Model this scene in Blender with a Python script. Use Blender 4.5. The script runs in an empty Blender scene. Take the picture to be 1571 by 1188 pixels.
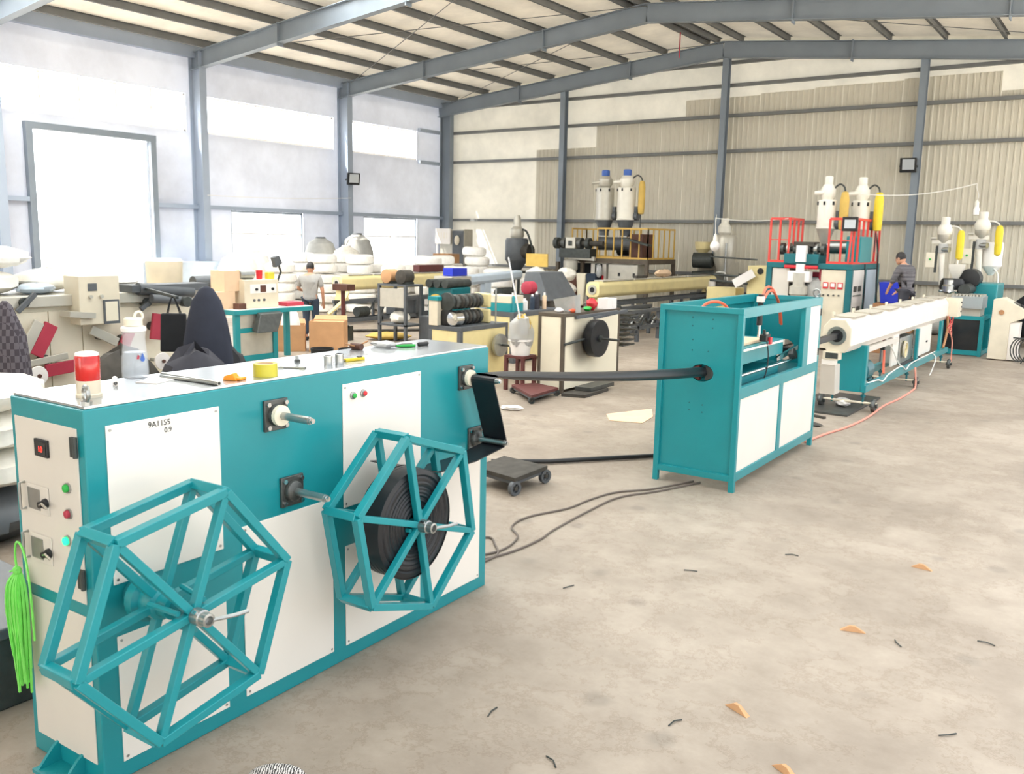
import bpy, bmesh, math, random
from mathutils import Vector, Matrix
random.seed(7)
C = bpy.context.scene.collection
scn = bpy.context.scene

# ------------------------------------------------------------------ camera
FPX = 1366.8
cam_d = bpy.data.cameras.new('camera'); cam = bpy.data.objects.new('camera', cam_d); C.objects.link(cam)
cam_d.sensor_width = 36.0; cam_d.lens = FPX / 1571 * 36.0; cam_d.clip_end = 300; cam_d.clip_start = .05
_y, _p, _r = math.radians(35.082), math.radians(9.4553), math.radians(1.1643)
_f = Vector((-math.sin(_y)*math.cos(_p), math.cos(_y)*math.cos(_p), -math.sin(_p)))
_rt = Vector((math.cos(_y), math.sin(_y), 0)); _u = _rt.cross(_f)
_r2 = _rt*math.cos(_r) + _u*math.sin(_r); _u2 = _u*math.cos(_r) - _rt*math.sin(_r)
cam.matrix_world = Matrix(((_r2.x, _u2.x, -_f.x, 0), (_r2.y, _u2.y, -_f.y, 0), (_r2.z, _u2.z, -_f.z, 2.3), (0, 0, 0, 1)))
scn.camera = cam

# ------------------------------------------------------------------ world, sun, exposure
w = bpy.data.worlds.new('sky'); scn.world = w; w.use_nodes = True
nt = w.node_tree; nt.nodes.clear()
bg = nt.nodes.new('ShaderNodeBackground'); out = nt.nodes.new('ShaderNodeOutputWorld')
bg.inputs['Color'].default_value = (.93, .965, 1.0, 1); bg.inputs['Strength'].default_value = 2.1
nt.links.new(bg.outputs[0], out.inputs[0])
# hazy summer sky: white all round, brighter towards the sun's side
gm = nt.nodes.new('ShaderNodeTexCoord'); dt = nt.nodes.new('ShaderNodeVectorMath'); dt.operation = 'DOT_PRODUCT'; nt.links.new(gm.outputs['Generated'], dt.inputs[0])
dt.inputs[1].default_value = Vector((-1.0, -.35, .9)).normalized()
mr_ = nt.nodes.new('ShaderNodeMapRange'); mr_.interpolation_type = 'SMOOTHSTEP'; mr_.inputs['From Min'].default_value = -.2; mr_.inputs['From Max'].default_value = 1.0
mr_.inputs['To Min'].default_value = 1.7; mr_.inputs['To Max'].default_value = 7.0; nt.links.new(dt.outputs['Value'], mr_.inputs['Value']); nt.links.new(mr_.outputs['Result'], bg.inputs['Strength'])
sun_d = bpy.data.lights.new('sun', 'SUN'); sun = bpy.data.objects.new('sun', sun_d); C.objects.link(sun)
sun_d.energy = 14.0; sun_d.angle = math.radians(.6); sun_d.color = (1, .95, .86)
sun.rotation_euler = Vector((1.0, 1.15, -1.9)).to_track_quat('-Z', 'Y').to_euler()
scn.view_settings.view_transform = 'Standard'; scn.view_settings.look = 'None'
scn.view_settings.gamma = 1; scn.view_settings.use_curve_mapping = False
scn.view_settings.exposure = 0.06
scn.cycles.max_bounces = 8; scn.cycles.diffuse_bounces = 5; scn.cycles.transparent_max_bounces = 12
scn.cycles.use_denoising = True; scn.cycles.caustics_reflective = False; scn.cycles.caustics_refractive = False
scn.cycles.sample_clamp_indirect = 6

# ------------------------------------------------------------------ helpers
PI = math.pi
def lin(c):
    return tuple((x/255/12.92 if x/255 <= .04045 else ((x/255+.055)/1.055)**2.4) for x in c)

def mat(name, rgb, rough=.6, metal=0.0, var=.0, scale=6.0, bump=0.0, spec=.5, alpha=1.0, trans=0.0, coat=0.0, dirt=None, dirt_amt=.0, emit=None, estr=0):
    m = bpy.data.materials.new(name); m.use_nodes = True; n = m.node_tree.nodes; l = m.node_tree.links
    b = n['Principled BSDF']; c = lin(rgb)
    b.inputs['Base Color'].default_value = (*c, 1); b.inputs['Roughness'].default_value = rough; b.inputs['Metallic'].default_value = metal
    b.inputs['Specular IOR Level'].default_value = spec; b.inputs['Alpha'].default_value = alpha
    b.inputs['Transmission Weight'].default_value = trans; b.inputs['Coat Weight'].default_value = coat
    if emit: b.inputs['Emission Color'].default_value = (*lin(emit), 1); b.inputs['Emission Strength'].default_value = estr
    if var or bump or dirt:
        tc = n.new('ShaderNodeTexCoord'); nz = n.new('ShaderNodeTexNoise'); nz.inputs['Scale'].default_value = scale; nz.inputs['Detail'].default_value = 5
        l.new(tc.outputs['Object'], nz.inputs['Vector'])
        last = None
        if var:
            mr = n.new('ShaderNodeMapRange'); mr.inputs['From Min'].default_value = .3; mr.inputs['From Max'].default_value = .7
            mr.inputs['To Min'].default_value = 1-var; mr.inputs['To Max'].default_value = 1+var*.6
            l.new(nz.outputs['Fac'], mr.inputs['Value'])
            mx = n.new('ShaderNodeMix'); mx.data_type = 'RGBA'; mx.blend_type = 'MULTIPLY'; mx.inputs[0].default_value = 1
            mx.inputs[6].default_value = (*c, 1); l.new(mr.outputs['Result'], mx.inputs[7]); last = mx.outputs[2]
        if dirt:
            n2 = n.new('ShaderNodeTexNoise'); n2.inputs['Scale'].default_value = scale*.45; n2.inputs['Detail'].default_value = 8; n2.inputs['Roughness'].default_value = .7
            l.new(tc.outputs['Object'], n2.inputs['Vector'])
            rp = n.new('ShaderNodeMapRange'); rp.inputs['From Min'].default_value = .5; rp.inputs['From Max'].default_value = .72; rp.inputs['To Max'].default_value = dirt_amt
            l.new(n2.outputs['Fac'], rp.inputs['Value'])
            m2 = n.new('ShaderNodeMix'); m2.data_type = 'RGBA'; l.new(rp.outputs['Result'], m2.inputs[0])
            if last: l.new(last, m2.inputs[6])
            else: m2.inputs[6].default_value = (*c, 1)
            m2.inputs[7].default_value = (*lin(dirt), 1); last = m2.outputs[2]
        if last: l.new(last, b.inputs['Base Color'])
        if bump:
            bp = n.new('ShaderNodeBump'); bp.inputs['Strength'].default_value = bump; bp.inputs['Distance'].default_value = .02
            l.new(nz.outputs['Fac'], bp.inputs['Height']); l.new(bp.outputs[0], b.inputs['Normal'])
    return m

class MB:
    def __init__(s): s.v = []; s.f = []; s.smooth = False
    def add(s, vs, fs):
        o = len(s.v); s.v += [tuple(x) for x in vs]; s.f += [tuple(i+o for i in f) for f in fs]; return s
    def box(s, x0, y0, z0, x1, y1, z1):
        x0, x1 = min(x0, x1), max(x0, x1); y0, y1 = min(y0, y1), max(y0, y1); z0, z1 = min(z0, z1), max(z0, z1)
        return s.add([(x0,y0,z0),(x1,y0,z0),(x1,y1,z0),(x0,y1,z0),(x0,y0,z1),(x1,y0,z1),(x1,y1,z1),(x0,y1,z1)],
                     [(0,3,2,1),(4,5,6,7),(0,1,5,4),(1,2,6,5),(2,3,7,6),(3,0,4,7)])
    def hexa(s, b, t):      # 4 bottom + 4 top corners
        return s.add(list(b)+list(t), [(0,3,2,1),(4,5,6,7),(0,1,5,4),(1,2,6,5),(2,3,7,6),(3,0,4,7)])
    def bar(s, p0, p1, wd, h, up=(0,0,1)):
        p0, p1, up = Vector(p0), Vector(p1), Vector(up); d = (p1-p0).normalized(); sd = d.cross(up)
        if sd.length < 1e-4: sd = d.cross(Vector((1,0,0)))
        sd.normalize(); u = sd.cross(d); a, b = sd*wd/2, u*h/2
        return s.hexa([p0-a-b, p0+a-b, p1+a-b, p1-a-b], [p0-a+b, p0+a+b, p1+a+b, p1-a+b])
    def cyl(s, p0, p1, r0, r1=None, n=14, caps=True):
        r1 = r0 if r1 is None else r1; p0, p1 = Vector(p0), Vector(p1); d = (p1-p0).normalized()
        a = d.orthogonal().normalized(); b = d.cross(a); o = []
        for p, r in ((p0, r0), (p1, r1)):
            for i in range(n):
                t = 2*PI*i/n; o.append(p + a*math.cos(t)*r + b*math.sin(t)*r)
        fs = [(i, (i+1) % n, n+(i+1) % n, n+i) for i in range(n)]
        if caps: fs += [tuple(range(n-1, -1, -1)), tuple(range(n, 2*n))]
        s.smooth = True; return s.add(o, fs)
    def tube(s, pts, r, n=6, closed=False):
        pts = [Vector(p) for p in pts]; o = []; fs = []; N = len(pts); prev = None
        for k, p in enumerate(pts):
            d = (pts[(k+1) % N]-pts[k-1]) if closed else (pts[min(k+1, N-1)]-pts[max(k-1, 0)])
            d.normalize()
            if prev is None: a = d.orthogonal().normalized()
            else:
                a = prev - d*prev.dot(d)
                a = a.normalized() if a.length > 1e-5 else d.orthogonal().normalized()
            prev = a; b = d.cross(a); rr = r[k] if isinstance(r, (list, tuple)) else r
            for i in range(n):
                t = 2*PI*i/n; o.append(p + a*math.cos(t)*rr + b*math.sin(t)*rr)
        for k in range(N if closed else N-1):
            q = (k+1) % N
            fs += [(k*n+i, k*n+(i+1) % n, q*n+(i+1) % n, q*n+i) for i in range(n)]
        if not closed: fs += [tuple(range(n-1, -1, -1)), tuple(range((N-1)*n, N*n))]
        s.smooth = True; return s.add(o, fs)
    def lathe(s, prof, c=(0,0,0), n=20, axis=(0,0,1), capb=True, capt=True):
        c = Vector(c); d = Vector(axis).normalized(); a = d.orthogonal().normalized(); b = d.cross(a); o = []; fs = []
        for r, z in prof:
            for i in range(n):
                t = 2*PI*i/n; o.append(c + d*z + a*math.cos(t)*r + b*math.sin(t)*r)
        for k in range(len(prof)-1): fs += [(k*n+i, k*n+(i+1) % n, (k+1)*n+(i+1) % n, (k+1)*n+i) for i in range(n)]
        if capb: fs.append(tuple(range(n-1, -1, -1)))
        if capt: fs.append(tuple(range((len(prof)-1)*n, len(prof)*n)))
        s.smooth = True; return s.add(o, fs)
    def prism(s, poly, f0, f1):   # f0/f1 map a 2D point to 3D on the two faces
        n = len(poly); o = [f0(*p) for p in poly]+[f1(*p) for p in poly]
        return s.add(o, [tuple(range(n-1, -1, -1)), tuple(range(n, 2*n))]+[(i, (i+1) % n, n+(i+1) % n, n+i) for i in range(n)])
    def ell(s, c, rx, ry, rz, n=12, m=8, jit=0.0, seed=0):
        rnd = random.Random(seed); o = []; fs = []
        for j in range(m+1):
            ph = PI*j/m - PI/2
            for i in range(n):
                t = 2*PI*i/n; k = 1+rnd.uniform(-jit, jit)
                o.append((c[0]+rx*k*math.cos(ph)*math.cos(t), c[1]+ry*k*math.cos(ph)*math.sin(t), c[2]+rz*k*math.sin(ph)))
        for j in range(m): fs += [(j*n+i, j*n+(i+1) % n, (j+1)*n+(i+1) % n, (j+1)*n+i) for i in range(n)]
        s.smooth = True; return s.add(o, fs)
    def ring(s, c, axis, r_out, r_in, h, n=24):
        return s.lathe([(r_in, 0), (r_out, 0), (r_out, h), (r_in, h), (r_in, 0)], c, n, axis, False, False)

def obj(name, mb, m, parent=None, bevel=0, seg=2, ang=35):
    me = bpy.data.meshes.new(name); me.from_pydata(mb.v, [], mb.f); me.materials.append(m)
    bm = bmesh.new(); bm.from_mesh(me); bmesh.ops.remove_doubles(bm, verts=bm.verts, dist=1e-6); bmesh.ops.recalc_face_normals(bm, faces=bm.faces); bm.to_mesh(me); bm.free()
    if mb.smooth:
        for p in me.polygons: p.use_smooth = True
        me.set_sharp_from_angle(angle=math.radians(ang))
    o = bpy.data.objects.new(name, me); C.objects.link(o)
    if parent: o.parent = parent
    if bevel:
        b = o.modifiers.new('bevel', 'BEVEL'); b.width = bevel; b.segments = seg; b.limit_method = 'ANGLE'; b.angle_limit = math.radians(40)
    return o

def thing(name, label, cat, loc=(0,0,0), rz=0, group=None):
    o = bpy.data.objects.new(name, None); C.objects.link(o); o.location = loc; o.rotation_euler = (0, 0, rz); o.empty_display_size = .1
    o['label'] = label; o['category'] = cat
    if group: o['group'] = group
    return o
def tag(o, label, cat, group=None, loc=None, rz=None):
    o['label'] = label; o['category'] = cat
    if group: o['group'] = group
    if loc: o.location = loc
    if rz is not None: o.rotation_euler = (0, 0, rz)
    return o
def struct(name, mb, m, parent=None, **k):
    o = obj(name, mb, m, parent, **k)
    if not parent: o['kind'] = 'structure'
    return o
def plabel(o, t): o['label'] = t; return o
def again(src, parent, loc=None, rot=None):      # copy of one mesh object, sharing its mesh
    o = src.copy(); C.objects.link(o); o.parent = parent
    if loc is not None: o.location = loc
    if rot is not None: o.rotation_euler = rot
    return o
def copy_tree(src, parent=None):
    o = src.copy(); C.objects.link(o); o.parent = parent
    for ch in [c for c in bpy.data.objects if c.parent == src]: copy_tree(ch, o)
    return o
def bx(*a): return MB().box(*a)
def cy(*a, **k): return MB().cyl(*a, **k)
def tb(*a, **k): return MB().tube(*a, **k)
def sag(p, q, s, n=12):
    p, q = Vector(p), Vector(q); return [p.lerp(q, i/n) - Vector((0, 0, s*4*(i/n)*(1-i/n))) for i in range(n+1)]
def spline(pts, k=6):
    P = [Vector(p) for p in pts]; o = []
    for i in range(len(P)-1):
        a, b, c, d = P[max(i-1, 0)], P[i], P[i+1], P[min(i+2, len(P)-1)]
        for j in range(k):
            t = j/k; o.append(.5*((2*b)+(c-a)*t+(2*a-5*b+4*c-d)*t*t+(3*b-a-3*c+d)*t**3))
    return o+[P[-1]]

# ------------------------------------------------------------------ materials
M = {}
def mk(k, *a, **kw): M[k] = mat(k, *a, **kw); return M[k]
mk('teal', (22,139,147), .34, var=.06, scale=3, coat=.1)
mk('teal_dark', (16,104,112), .45, var=.12, scale=5)
mk('white_panel', (236,230,221), .4, var=.03, scale=2)
mk('white_paint', (238,232,224), .38, var=.04, scale=3)
mk('off_white', (222,212,190), .5, var=.08, scale=4)
mk('cream', (232,216,160), .45, var=.06, scale=3, dirt=(150,130,90), dirt_amt=.25)
mk('cream_pale', (236,228,206), .5, var=.05, scale=2, dirt=(160,148,122), dirt_amt=.22)
mk('beige_panel', (214,208,198), .45, var=.04, scale=3)
mk('galv', (198,203,206), .22, .75, var=.05, scale=9)
mk('steel', (172,174,172), .3, .9, var=.1, scale=12)
mk('steel_dark', (92,94,92), .42, .7, var=.2, scale=10)
mk('chrome', (214,216,216), .14, 1)
mk('iron', (72,76,74), .55, .5, var=.25, scale=10)
mk('grime', (70,66,60), .75, .1, var=.35, scale=9)
mk('black', (26,27,29), .45)
mk('black_matte', (32,34,38), .85, var=.15, scale=8)
mk('tape', (22,24,29), .4, var=.12, scale=30)
mk('rubber', (40,40,40), .8)
mk('frame_gray', (92,96,100), .5, .2, var=.15, scale=6)
mk('frame_brown', (92,82,70), .55, .1, var=.2, scale=6)
mk('structure_steel', (136,146,156), .5, .1, var=.08, scale=1.5)
mk('purlin_steel', (122,123,122), .55, .2, var=.15, scale=2)
mk('red', (206,42,52), .4); mk('red_rail', (222,72,64), .45)
mk('dull_red', (176,52,72), .55, var=.1)
mk('yellow', (232,206,52), .6, var=.08, scale=9); mk('yellow_rail', (206,168,84), .5)
mk('ochre', (208,174,88), .65, var=.12, scale=6)
mk('orange', (238,104,70), .45); mk('orange_bright', (242,150,30), .5)
mk('pink_hose', (232,150,130), .5); mk('white_hose', (226,224,218), .45)
mk('blue', (58,98,178), .45); mk('blue_box', (30,52,190), .45); mk('blue_pale', (186,200,214), .4, var=.05)
mk('green', (40,170,70), .5)
mk('lime', (128,232,100), .35, var=.1, scale=30, trans=.15)
mk('card', (196,150,108), .8, var=.08, scale=5); mk('card_pale', (226,196,164), .8, var=.06, scale=5)
mk('sack', (238,234,224), .75, var=.12, scale=7, bump=.5)
mk('wrap', (247,244,238), .5, var=.08, scale=10, bump=.25)
mk('sack_gray', (176,176,172), .8, var=.12, scale=5, bump=.5)
mk('paper', (240,236,232), .7)
mk('skin', (198,148,120), .55); mk('hair', (34,30,30), .6)
mk('shirt_gray', (158,156,152), .85, var=.08, scale=12, bump=.3); mk('trousers', (50,62,78), .85, var=.12, scale=12, bump=.3)
mk('jeans_dark', (58,58,66), .85, var=.12, scale=12)
mk('brown', (92,58,46), .6, var=.2); mk('wood', (176,128,88), .7, var=.12, scale=4)
mk('maroon', (92,44,42), .6, var=.15)
mk('red_lens', (226,40,36), .18, trans=.35, coat=.4)
mk('clear', (238,242,244), .12, trans=.92)
mk('plastic_frost', (236,238,238), .3, trans=.55, alpha=.85)
mk('water', (196,206,214), .08, alpha=.35); mk('bottle_shell', (230,236,242), .2, alpha=.27); mk('navy', (46,50,64), .85, var=.12, scale=8)
mk('lemon', (236,226,70), .3, trans=.3)
mk('led_red', (255,60,50), .4, emit=(255,50,40), estr=3); mk('led_green', (30,255,120), .4, emit=(20,255,120), estr=3)
mk('screen', (190,196,200), .15); mk('dark_glass', (40,42,44), .1)
mk('motor_teal', (20,96,106), .3, .2, var=.08)
mk('pellet_gray', (196,192,180), .35, .35, var=.08, scale=6)
mk('hopper_white', (232,228,216), .35, var=.05, scale=5)
mk('lid_gray', (182,176,162), .55, var=.08, scale=4); mk('cable_gray', (104,94,86), .6)
mk('sole', (210,208,200), .6)

def node_mat(name, rough):
    m = bpy.data.materials.new(name); m.use_nodes = True; n = m.node_tree.nodes; l = m.node_tree.links
    b = n['Principled BSDF']; b.inputs['Roughness'].default_value = rough; return m, n, l, b
def ramp(n, l, src, stops):
    r = n.new('ShaderNodeValToRGB'); l.new(src, r.inputs[0]); e = r.color_ramp.elements
    while len(e) < len(stops): e.new(.5)
    for x, (p, c) in zip(e, stops): x.position = p; x.color = (*lin(c), 1)
    return r.outputs[0]
def noise(n, l, vec, sc, det=6, rough=.6):
    x = n.new('ShaderNodeTexNoise'); x.inputs['Scale'].default_value = sc; x.inputs['Detail'].default_value = det; x.inputs['Roughness'].default_value = rough
    l.new(vec, x.inputs['Vector']); return x.outputs['Fac']
def mix(n, l, fac, a, b, mode='MIX'):
    x = n.new('ShaderNodeMix'); x.data_type = 'RGBA'; x.blend_type = mode
    for s, v in ((0, fac), (6, a), (7, b)):
        if hasattr(v, 'links'): l.new(v, x.inputs[s])
        elif isinstance(v, (int, float)): x.inputs[s].default_value = v
        else: x.inputs[s].default_value = (*lin(v), 1)
    return x.outputs[2]

# concrete floor: mottled beige concrete with pale worn patches, grey stains and hairline marks
m, n, l, b = node_mat('concrete_floor', .55)
tc = n.new('ShaderNodeTexCoord'); V = tc.outputs['Object']
c0 = ramp(n, l, noise(n, l, V, .55, 7, .62), [(.32, (142,130,117)), (.5, (162,150,136)), (.68, (177,165,151))])
c1 = ramp(n, l, noise(n, l, V, 3.2, 8, .7), [(.3, (214,210,206)), (.7, (255,255,255))])
col = mix(n, l, .75, c0, c1, 'MULTIPLY')
vo = n.new('ShaderNodeTexVoronoi'); vo.inputs['Scale'].default_value = 2.1; vo.inputs['Randomness'].default_value = 1; l.new(V, vo.inputs['Vector'])
ad = n.new('ShaderNodeMath'); ad.operation = 'MULTIPLY_ADD'; l.new(noise(n, l, V, 14, 4), ad.inputs[0]); ad.inputs[1].default_value = .12; l.new(vo.outputs['Distance'], ad.inputs[2])
sp = n.new('ShaderNodeMapRange'); sp.inputs['From Min'].default_value = .25; sp.inputs['From Max'].default_value = .15; sp.inputs['To Max'].default_value = .5; l.new(ad.outputs[0], sp.inputs['Value'])
gt_ = n.new('ShaderNodeMath'); gt_.operation = 'GREATER_THAN'; gt_.inputs[1].default_value = .45; sx_ = n.new('ShaderNodeSeparateColor'); l.new(vo.outputs['Color'], sx_.inputs[0]); l.new(sx_.outputs[0], gt_.inputs[0])
ml_ = n.new('ShaderNodeMath'); ml_.operation = 'MULTIPLY'; l.new(gt_.outputs[0], ml_.inputs[0]); l.new(sp.outputs['Result'], ml_.inputs[1])
col = mix(n, l, ml_.outputs[0], col, (122,114,104))
cr = ramp(n, l, noise(n, l, V, 1.1, 10, .75), [(.485, (255,255,255)), (.5, (222,214,206)), (.515, (255,255,255))])
col = mix(n, l, .6, col, cr, 'MULTIPLY'); l.new(col, b.inputs['Base Color'])
bp = n.new('ShaderNodeBump'); bp.inputs['Strength'].default_value = .12; bp.inputs['Distance'].default_value = .01; l.new(noise(n, l, V, 18, 8, .7), bp.inputs['Height']); l.new(bp.outputs[0], b.inputs['Normal'])
M['floor'] = m
mk('wall_left_mat', (236,238,243), .6, var=.04, scale=.5)
mk('rib_sheet', (214,208,190), .5, var=.06, scale=1.2, dirt=(188,180,160), dirt_amt=.4)
mk('roof_sheet', (250,242,228), .7, var=.07, scale=.8, dirt=(190,176,150), dirt_amt=.5)
mk('yard', (206,200,190), .9, var=.1, scale=.5)
def sheet_mat(k, rgb, tw, rough=.6, sc=.8):      # lining sheet with translucency added to brighten roof and walls
    m, n, l, b = node_mat(k, rough); tc = n.new('ShaderNodeTexCoord')
    c = ramp(n, l, noise(n, l, tc.outputs['Object'], sc, 7, .65), [(.3, tuple(int(v*.9) for v in rgb)), (.62, rgb)]); l.new(c, b.inputs['Base Color'])
    t_ = n.new('ShaderNodeBsdfTranslucent'); l.new(c, t_.inputs[0]); x_ = n.new('ShaderNodeMixShader'); x_.inputs[0].default_value = tw
    l.new(b.outputs[0], x_.inputs[1]); l.new(t_.outputs[0], x_.inputs[2]); l.new(x_.outputs[0], n['Material Output'].inputs[0]); M[k] = m
sheet_mat('roof_sheet', (246,237,220), .032); sheet_mat('wall_left_mat', (228,233,246), .047, .6, .4); sheet_mat('wall_smooth', (246,240,224), .115, .6, .6)
mk('steel_hazed', (168,180,197), .5, .1, var=.06, scale=1.5)  # left-wall steel with hazy glare mixed into its colour
mk('window_glass', (245,250,255), .05, trans=1.0, alpha=.12)

for nm_, v_ in (('fill_sheet', .95), ('fill_sheet_dim', .42)):  # translucent sheets added out of view to let in fill daylight, bright and dim
    m = bpy.data.materials.new(nm_); m.use_nodes = True; n = m.node_tree.nodes; l = m.node_tree.links; n.clear()
    o_ = n.new('ShaderNodeOutputMaterial'); tl = n.new('ShaderNodeBsdfTranslucent'); tl.inputs[0].default_value = (v_, v_, v_*.97, 1); l.new(tl.outputs[0], o_.inputs[0]); M[nm_] = m

# ------------------------------------------------------------------ building
XL, YG, XR, YB = -23.72, 28.8, .4, -13.0
XM = -11.86
def rz_(x): return 7.50 + .098*(XM-XL) - .098*abs(x-XM)
struct('floor', bx(XL-.1, YB, -.12, 6, YG+.1, 0), M['floor'])
yd = struct('ground_outside', MB().box(-70, -40, -.2, XL-.1, 70, -.03).box(6, -40, -.2, 60, 70, -.03).box(XL-.1, -40, -.2, 6, YB, -.03), M['yard'])

def Ibeam(p0, p1, depth, fw, up, t=.012):
    p0, p1, up = Vector(p0), Vector(p1), Vector(up).normalized(); m_ = MB()
    m_.bar(p0, p1, t, depth-.01, up); o = up*(depth/2-t/2)
    m_.bar(p0+o, p1+o, fw, t, up); m_.bar(p0-o, p1-o, fw, t, up); return m_

# left wall, made of bands around the real openings
holes = []
for a, b_ in ((-12.5, -7.2), (-6.9, -1.2), (-.9, 4.8), (5.2, 10.85), (11.3, 16.7), (17.1, 22.6), (23.1, 27.0)): holes.append((a, b_, 5.25, 6.34))
door_hole = (12.07, 15.37, 0, 4.83)
wins = [(18.2, 21.15, 1.05, 3.0), (24.05, 27.02, 1.05, 3.0)]
holes += [door_hole]+wins
ys = sorted({YB, YG}|{h[0] for h in holes}|{h[1] for h in holes}); zs = sorted({0, 7.71}|{h[2] for h in holes}|{h[3] for h in holes})
wl = MB()
for i in range(len(ys)-1):
    run = None
    for j in range(len(zs)-1):
        cy_, cz_ = (ys[i]+ys[i+1])/2, (zs[j]+zs[j+1])/2
        solid = not any(h[0] < cy_ < h[1] and h[2] < cz_ < h[3] for h in holes)
        if solid: run = (run[0], zs[j+1]) if run else (zs[j], zs[j+1])
        if (not solid or j == len(zs)-2) and run:
            o_ = len(wl.v); wl.v += [(XL, ys[i], run[0]), (XL, ys[i+1], run[0]), (XL, ys[i+1], run[1]), (XL, ys[i], run[1])]; wl.f.append((o_, o_+1, o_+2, o_+3)); run = None
wall_left = struct('wall_left', wl, M['wall_left_mat'])
for z in (1.0, 3.06):
    segs = [(YB, 28.6)]
    if z < 4.8: segs = [(YB, 11.9), (15.55, 28.6)]
    for a, b_ in segs:
        obj('girt', bx(XL, a, z-.06, XL+.14, b_, z+.06), M['steel_hazed'], wall_left)
for z in (5.19, 6.40): obj('girt', bx(XL, 27.05, z-.06, XL+.14, 28.3, z+.06), M['steel_hazed'], wall_left)
for yc in (-7.05, -1.05, 5.0, 11.05, 16.95, 22.9, 28.5):
    obj('column', Ibeam((XL+.27, yc, 0), (XL+.27, yc, 7.5), .5, .24, (1, 0, 0)), M['structure_steel' if yc > 28 else 'steel_hazed'], wall_left)
obj('eave_strut', bx(XL+.01, YB, 7.36, XL+.2, YG-.02, 7.69), M['steel_hazed'], wall_left)

# clerestory strip windows and two lower windows
k = 0
for a, b_, z0, z1 in holes[:7]+wins:
    k += 1
    lower = z0 < 2
    fr = MB()
    for (p, q, r, s_) in ((a, a+.05, z0, z1), (b_-.05, b_, z0, z1), (a, b_, z0, z0+.05), (a, b_, z1-.05, z1)): fr.box(XL-.09, p, r, XL-.03, q, s_)
    wn = struct('window_%d' % k, fr, M['structure_steel' if lower else 'white_paint'])
    nP = 2 if lower else 5
    for i in range(nP):
        p, q = a+.05+(b_-a-.1)*i/nP, a+.05+(b_-a-.1)*(i+1)/nP
        if i: obj('mullion', bx(XL-.085, p-.015, z0+.05, XL-.045, p+.015, (z0+1.25) if lower else z1-.05), M['white_paint'], wn)
        if lower:
            obj('pane', bx(XL-.068, p+.016, z0+.05, XL-.062, q-.016, z0+1.22), M['window_glass'], wn)
        else: obj('pane', bx(XL-.068, p+.016, z0+.05, XL-.062, q-.016, z1-.05), M['window_glass'], wn)
    if lower:
        obj('transom', bx(XL-.085, a+.05, z0+1.22, XL-.045, b_-.05, z0+1.26), M['white_paint'], wn)
        obj('pane', bx(XL-.068, a+.05, z0+1.26, XL-.062, b_-.05, z1-.05), M['window_glass'], wn)

# open sliding door in the left wall
dm = MB()
for p in (11.9, 15.4): dm.box(XL-.02, p, 0, XL+.16, p+.17, 4.95)
dm.box(XL-.015, 11.895, 4.83, XL+.165, 15.575, 5.0)
door = struct('door_1', dm, M['structure_steel'])
for p, q in ((10.6, 12.0), (15.45, 16.6)):
    lf = obj('door_leaf', bx(XL-.22, p, .02, XL-.16, q, 4.8), M['blue_pale'], door)
    for kk in range(3): obj('leaf_rail', bx(XL-.15, p, .1+kk*2.25, XL-.13, q, .2+kk*2.25), M['structure_steel'], lf)

# gable wall: smooth lining, ribbed sheets in front, girts, wind columns
gp = [(XL, 0), (XR, 0), (XR, rz_(XR)+.2), (XM, rz_(XM)+.2), (XL, rz_(XL)+.2)]
wb_ = MB(); wb_.v = [(x, YG, z) for x, z in gp]; wb_.f = [(0, 1, 2, 3, 4)]
wall_back = struct('wall_back', wb_, M['wall_smooth'])
fp = [(XL, 0), (-8.5, 0), (-8.5, 4.6), (-2.5, 4.6), (-2.5, 0), (XR, 0), (XR, rz_(XR)+.2), (XM, rz_(XM)+.2), (XL, rz_(XL)+.2)]
wf_ = MB(); wf_.v = [(x, YB, z) for x, z in fp]; wf_.f = [(0, 1, 2, 7, 8), (2, 3, 6, 7), (3, 4, 5, 6)]
struct('wall_front', wf_, M['wall_smooth'])
def rib_panel(wd, h, ribs=5):
    prof = []
    for i in range(ribs):
        x0 = wd*i/ribs; s_ = wd/ribs
        prof += [(x0, 0), (x0+s_*.58, 0), (x0+s_*.68, -.016), (x0+s_*.9, -.016)]
    prof.append((wd-.012, 0))
    m_ = MB(); n_ = len(prof)
    m_.add([(x, y, 0) for x, y in prof]+[(x, y, h) for x, y in prof], [(i, i+1, n_+i+1, n_+i) for i in range(n_-1)])
    return m_
cache = {}
x = -19.3; PW = .86
while x < XR-.1:
    h = 5.62 if x < -16.8 else 6.42 if x < -14.0 else (7.0+.05*((x+14)//2.5)) if x < -4.6 else 6.62
    h = min(h, rz_(x+.4)-.15)
    hk = round(h, 2)
    if hk not in cache:
        cache[hk] = obj('wall_panel', rib_panel(PW-.01, hk-.02), M['rib_sheet'], wall_back); cache[hk].location = (x, YG-.012, .02)
    else: again(cache[hk], wall_back, (x, YG-.012, .02))
    x += PW
for z in (1.25, 3.0, 5.27, 6.4, 7.35, 8.06):
    dx = max(0, (z-rz_(XL))/.098+.3) if z > 7.4 else 0
    obj('girt', bx(XL+.1+dx, YG-.19, z-.05, XR-dx, YG-.05, z+.05), M['purlin_steel'], wall_back)
for xc in (-17.93, -11.78, -5.8, .1):
    zt = rz_(xc)-.4
    obj('column', Ibeam((xc, YG-.33, 0), (xc, YG-.33, zt), .24, .2, (0, 1, 0)), M['structure_steel'], wall_back)

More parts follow.
